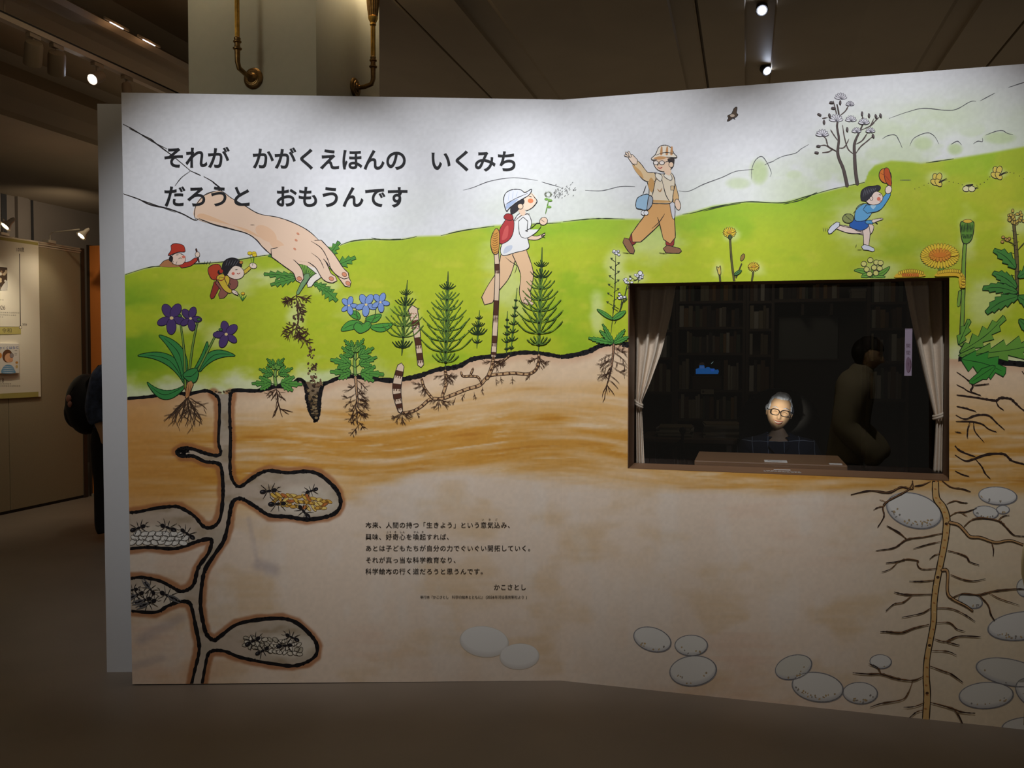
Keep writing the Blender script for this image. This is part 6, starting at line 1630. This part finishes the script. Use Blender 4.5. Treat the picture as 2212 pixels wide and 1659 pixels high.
# ------------------------------------------------------------------ far partition with the timeline poster
PBB = -6.0; PZ = 2.66
pe, _ = on_b(186, 900, PBB)
M_PART = mat('khaki_partition_cloth', (150, 138, 112), .9, noise=.03, nscale=60)
pt = thing('partition_wall', 'khaki exhibition partition with an aluminium top rail carrying a timeline poster', 'partition', W(PBB, 0, 0), ROTB)
j1, _ = on_b(19, 900, PBB)
MB().bb(-.05, 0, -2.5, j1-.004, .03, PZ-.05).build('panel', M_PART, pt); MB().bb(-.05, 0, j1+.004, pe-.05, .03, PZ-.05).build('panel', M_PART, pt)
MB().bb(-.045, -.005, -2.5, pe-.05, 0, .03).build('base_gap', M_CEILD, pt)
for k in range(3): MB().bb(-.055, .004+.006*(k % 2), -2.5, pe-.04, PZ-.055+k*.02, PZ-.038+k*.02, bev=.003).build('top_rail', M_ALU, pt)
MB().bb(-.06, .01, pe-.05, pe, 0, PZ).build('end_post', mat('dark_post', (58, 48, 38), .6), pt)
# poster
POST = PBB+.012
a_e, zt_ = on_b(83, 527, POST); _, zb_ = on_b(83, 852, POST); _, zwt = on_b(60, 522, POST)
ztp = on_b(83, 522, POST)[1]; zbp = on_b(83, 857, POST)[1]
po = thing('timeline_poster', 'cream timeline poster with olive bands on the khaki partition', 'poster', W(POST, 0, zbp), ROTB)
MB().bb(-.010, 0, -.2, a_e, 0, ztp-zbp).build('sheet', mat('cream_paper', (230, 224, 206), .7), po)
def mapB(b):
    def f(px, py, h): return hit(np.asarray(px), np.asarray(py), W(b, 0), bx)+bx*np.asarray(h)[:, None]
    return f
OL = (176, 166, 96); BK2 = (70, 64, 58)
A = Art(1)
tp = lambda x: on_b(x, 500, POST)
A.fill([(-30, 507), (82, 524), (82, 530), (-30, 514)], OL, False); A.fill([(-30, 852), (83, 846), (83, 857), (-30, 863)], OL, False)
A.line([(42, 548), (44, 705)], 1.6, BK2, wob=0, taper=0)
A.fill([(-30, 706), (45, 706), (45, 722), (-30, 724)], (190, 180, 110), False); A.line([(-30, 706), (45, 706)], 1, BK2, wob=0); A.line([(-30, 724), (45, 722)], 1, BK2, wob=0)
A.ell(44.3, 707, 3, 3.4, (240, 232, 210), 0, .9)
A.text('令和', 9, 714, 20, 714, 11, BK2, 0)
A.words('100歳', 34, 543, 18, 11, BK2, 0, .02); A.words('2026', 48, 703, 10, 6, BK2); A.words('2026', -9, 669, 20, 13, BK2, 0); A.words('2018', -10, 826, 18, 13, BK2, 0)
for i, (x0, x1, y) in enumerate(((-12, 40, 675), (-12, 33, 680), (-12, 5, 684), (-12, 6, 647), (-10, 22, 829.5), (-10, 42, 834))):
    A.text('開催展示科学絵本の出版記念会科学年'[:max(3, int((x1-x0)/3.6))], x0, y, x1, y+(-.5 if y > 700 else 1), 3.4, (110, 102, 90), 0)
A.build('poster_print', mapB(POST), po, W(POST, 0, zbp))
A = Art(2)
A.fill([(-30, 574), (15.5, 578), (15.5, 627), (-30, 629)], (70, 54, 40), False)
for k in range(16):
    x = random.uniform(-10, 13); y = random.uniform(582, 622); A.ell(x, y, random.uniform(2, 5), random.uniform(1.5, 4), random.choice(((150, 120, 90), (190, 170, 140), (96, 70, 50), (60, 52, 48), (206, 200, 188))), random.uniform(0, 3), n=8)
A.fill([(2, 622), (15, 606), (15, 626), (2, 627)], (196, 192, 184))
A.build('photo_print', mapB(POST), po, W(POST, 0, zbp), 'dark brown interior photograph')
BK_ = POST+.02
bk = thing('picture_book', 'white picture book showing a child in a blue striped shirt, fixed to the poster', 'book', W(POST, 0, zbp), ROTB)
ab, zb1 = on_b(41, 742, BK_); _, zb0 = on_b(41, 806, BK_)
MB().bb(.001, .02, .9, ab, zb0-zbp, zb1-zbp, bev=.002).build('book_cover', mat('white_cover', (232, 228, 220), .5), bk)
A = Art(1)
A.ell(16, 769, 11, 14, (110, 74, 50)); A.ell(19, 773, 9, 10, (232, 180, 140)); A.ell(25, 768, 4, 5, (160, 150, 150), 0, .6); A.ell(23, 778, 5, 4, (226, 168, 130))
A.fill([(4, 806), (6, 794), (14, 788), (26, 790), (32, 800), (32, 806)], (110, 160, 200)); 
for k in range(4): A.line([(6, 792+k*4), (30, 793+k*4)], 1, (226, 232, 240))
A.ell(36, 783, 3, 2.5, (200, 140, 60)); A.ell(36, 792, 2.6, 3.6, (206, 180, 120)); A.ell(0, 768, 4, 6, (222, 150, 70))
A.text('かくくはなに', 1, 752, 37, 750.5, 6.6, (70, 110, 176), .01)
for y in (757, 764, 767): A.line([(31, y), (37, y)], .8, (110, 104, 96))
A.build('cover_print', mapB(BK_), bk, W(POST, 0, zbp))
# clip-on lamps of the partition
def cliplamp(px, py, base_px, label, power):
    LBb = PBB+.42; a, z = on_b(px, py, LBb); ab_, _ = on_b(base_px, 515, PBB)
    t = thing('clip_lamp', label, 'lamp', W(PBB, ab_, PZ), ROTB, 'clip lamps on the partition rail')
    MB().bb(-.05, .03, -.05, .05, 0, .03, bev=.004).build('clamp', M_ALU, t)
    hp = Vector((LBb-PBB, a-ab_, z-PZ))
    MB().tube([(0, 0, .03), (0, 0, .09), tuple(Vector((.03, 0, .11))), tuple(hp+Vector((-.03, 0, .06)))], .006, 8).build('arm', M_ALU, t, True)
    d = Vector((-.30, -.62, -.72)).normalized()
    hd = MB().lathe([(.012, -.10), (.02, -.08), (.024, -.04), (.05, .01), (.052, .015), (.046, .012)], hp, d, 22).build('lamp_head', M_ALU, t, True)
    MB().lathe([(.036, 0), (.036, .004)], hp+d*.008, d, 20).build('bulb', mat('warm_lens', (255, 240, 210), .3, emit=(255, 230, 190), estr=30), hd)
    w_ = W(PBB, ab_, PZ)+bx*hp.x+ax*hp.y+np.array([0, 0, hp.z])
    tgt = W(POST, a_e-.75 if px < 60 else a_e-.2, 1.75)
    spot(w_+np.array([0, 0, -.03]), tgt, power, 95, .8, (1, .87, .66), .03)
cliplamp(13, 487, 6, 'lit clip lamp with short arm above the cream poster', 48)
cliplamp(177, 508, 108, 'lit clip lamp on a long thin arm beside the orange panel', 7)
# orange panel beyond and the low pale strip
ob0 = PBB+.0; oa = pe+.06; _, ozt = on_a(195, 531, oa); ob1 = -3.2
op = thing('orange_panel', 'tall orange display panel beyond the khaki partition', 'panel', W(ob0, oa, 0), ROTB)
MB().bb(.02, ob1-ob0, 0, .05, .03, ozt).build('panel', mat('orange_laminate', (216, 130, 58), .6), op)
MB().bb(-.01, .02, -.01, .06, 0, ozt+.01).build('edge_post', mat('dark_post', (58, 48, 38)), op)
MB().bb(.02, ob1-ob0, -.02, 0, 0, .03).build('kick_strip', mat('pale_strip', (150, 140, 120), .7), op)
spot(W(ob0+.9, oa-1.4, 3.4), W(ob0+.5, oa, 1.6), 34, 80, .9, (1, .8, .55), .05)  # unseen fill spot brightening the orange panel

_m = _fo.data; bpy.data.objects.remove(_fo); bpy.data.curves.remove(_m)
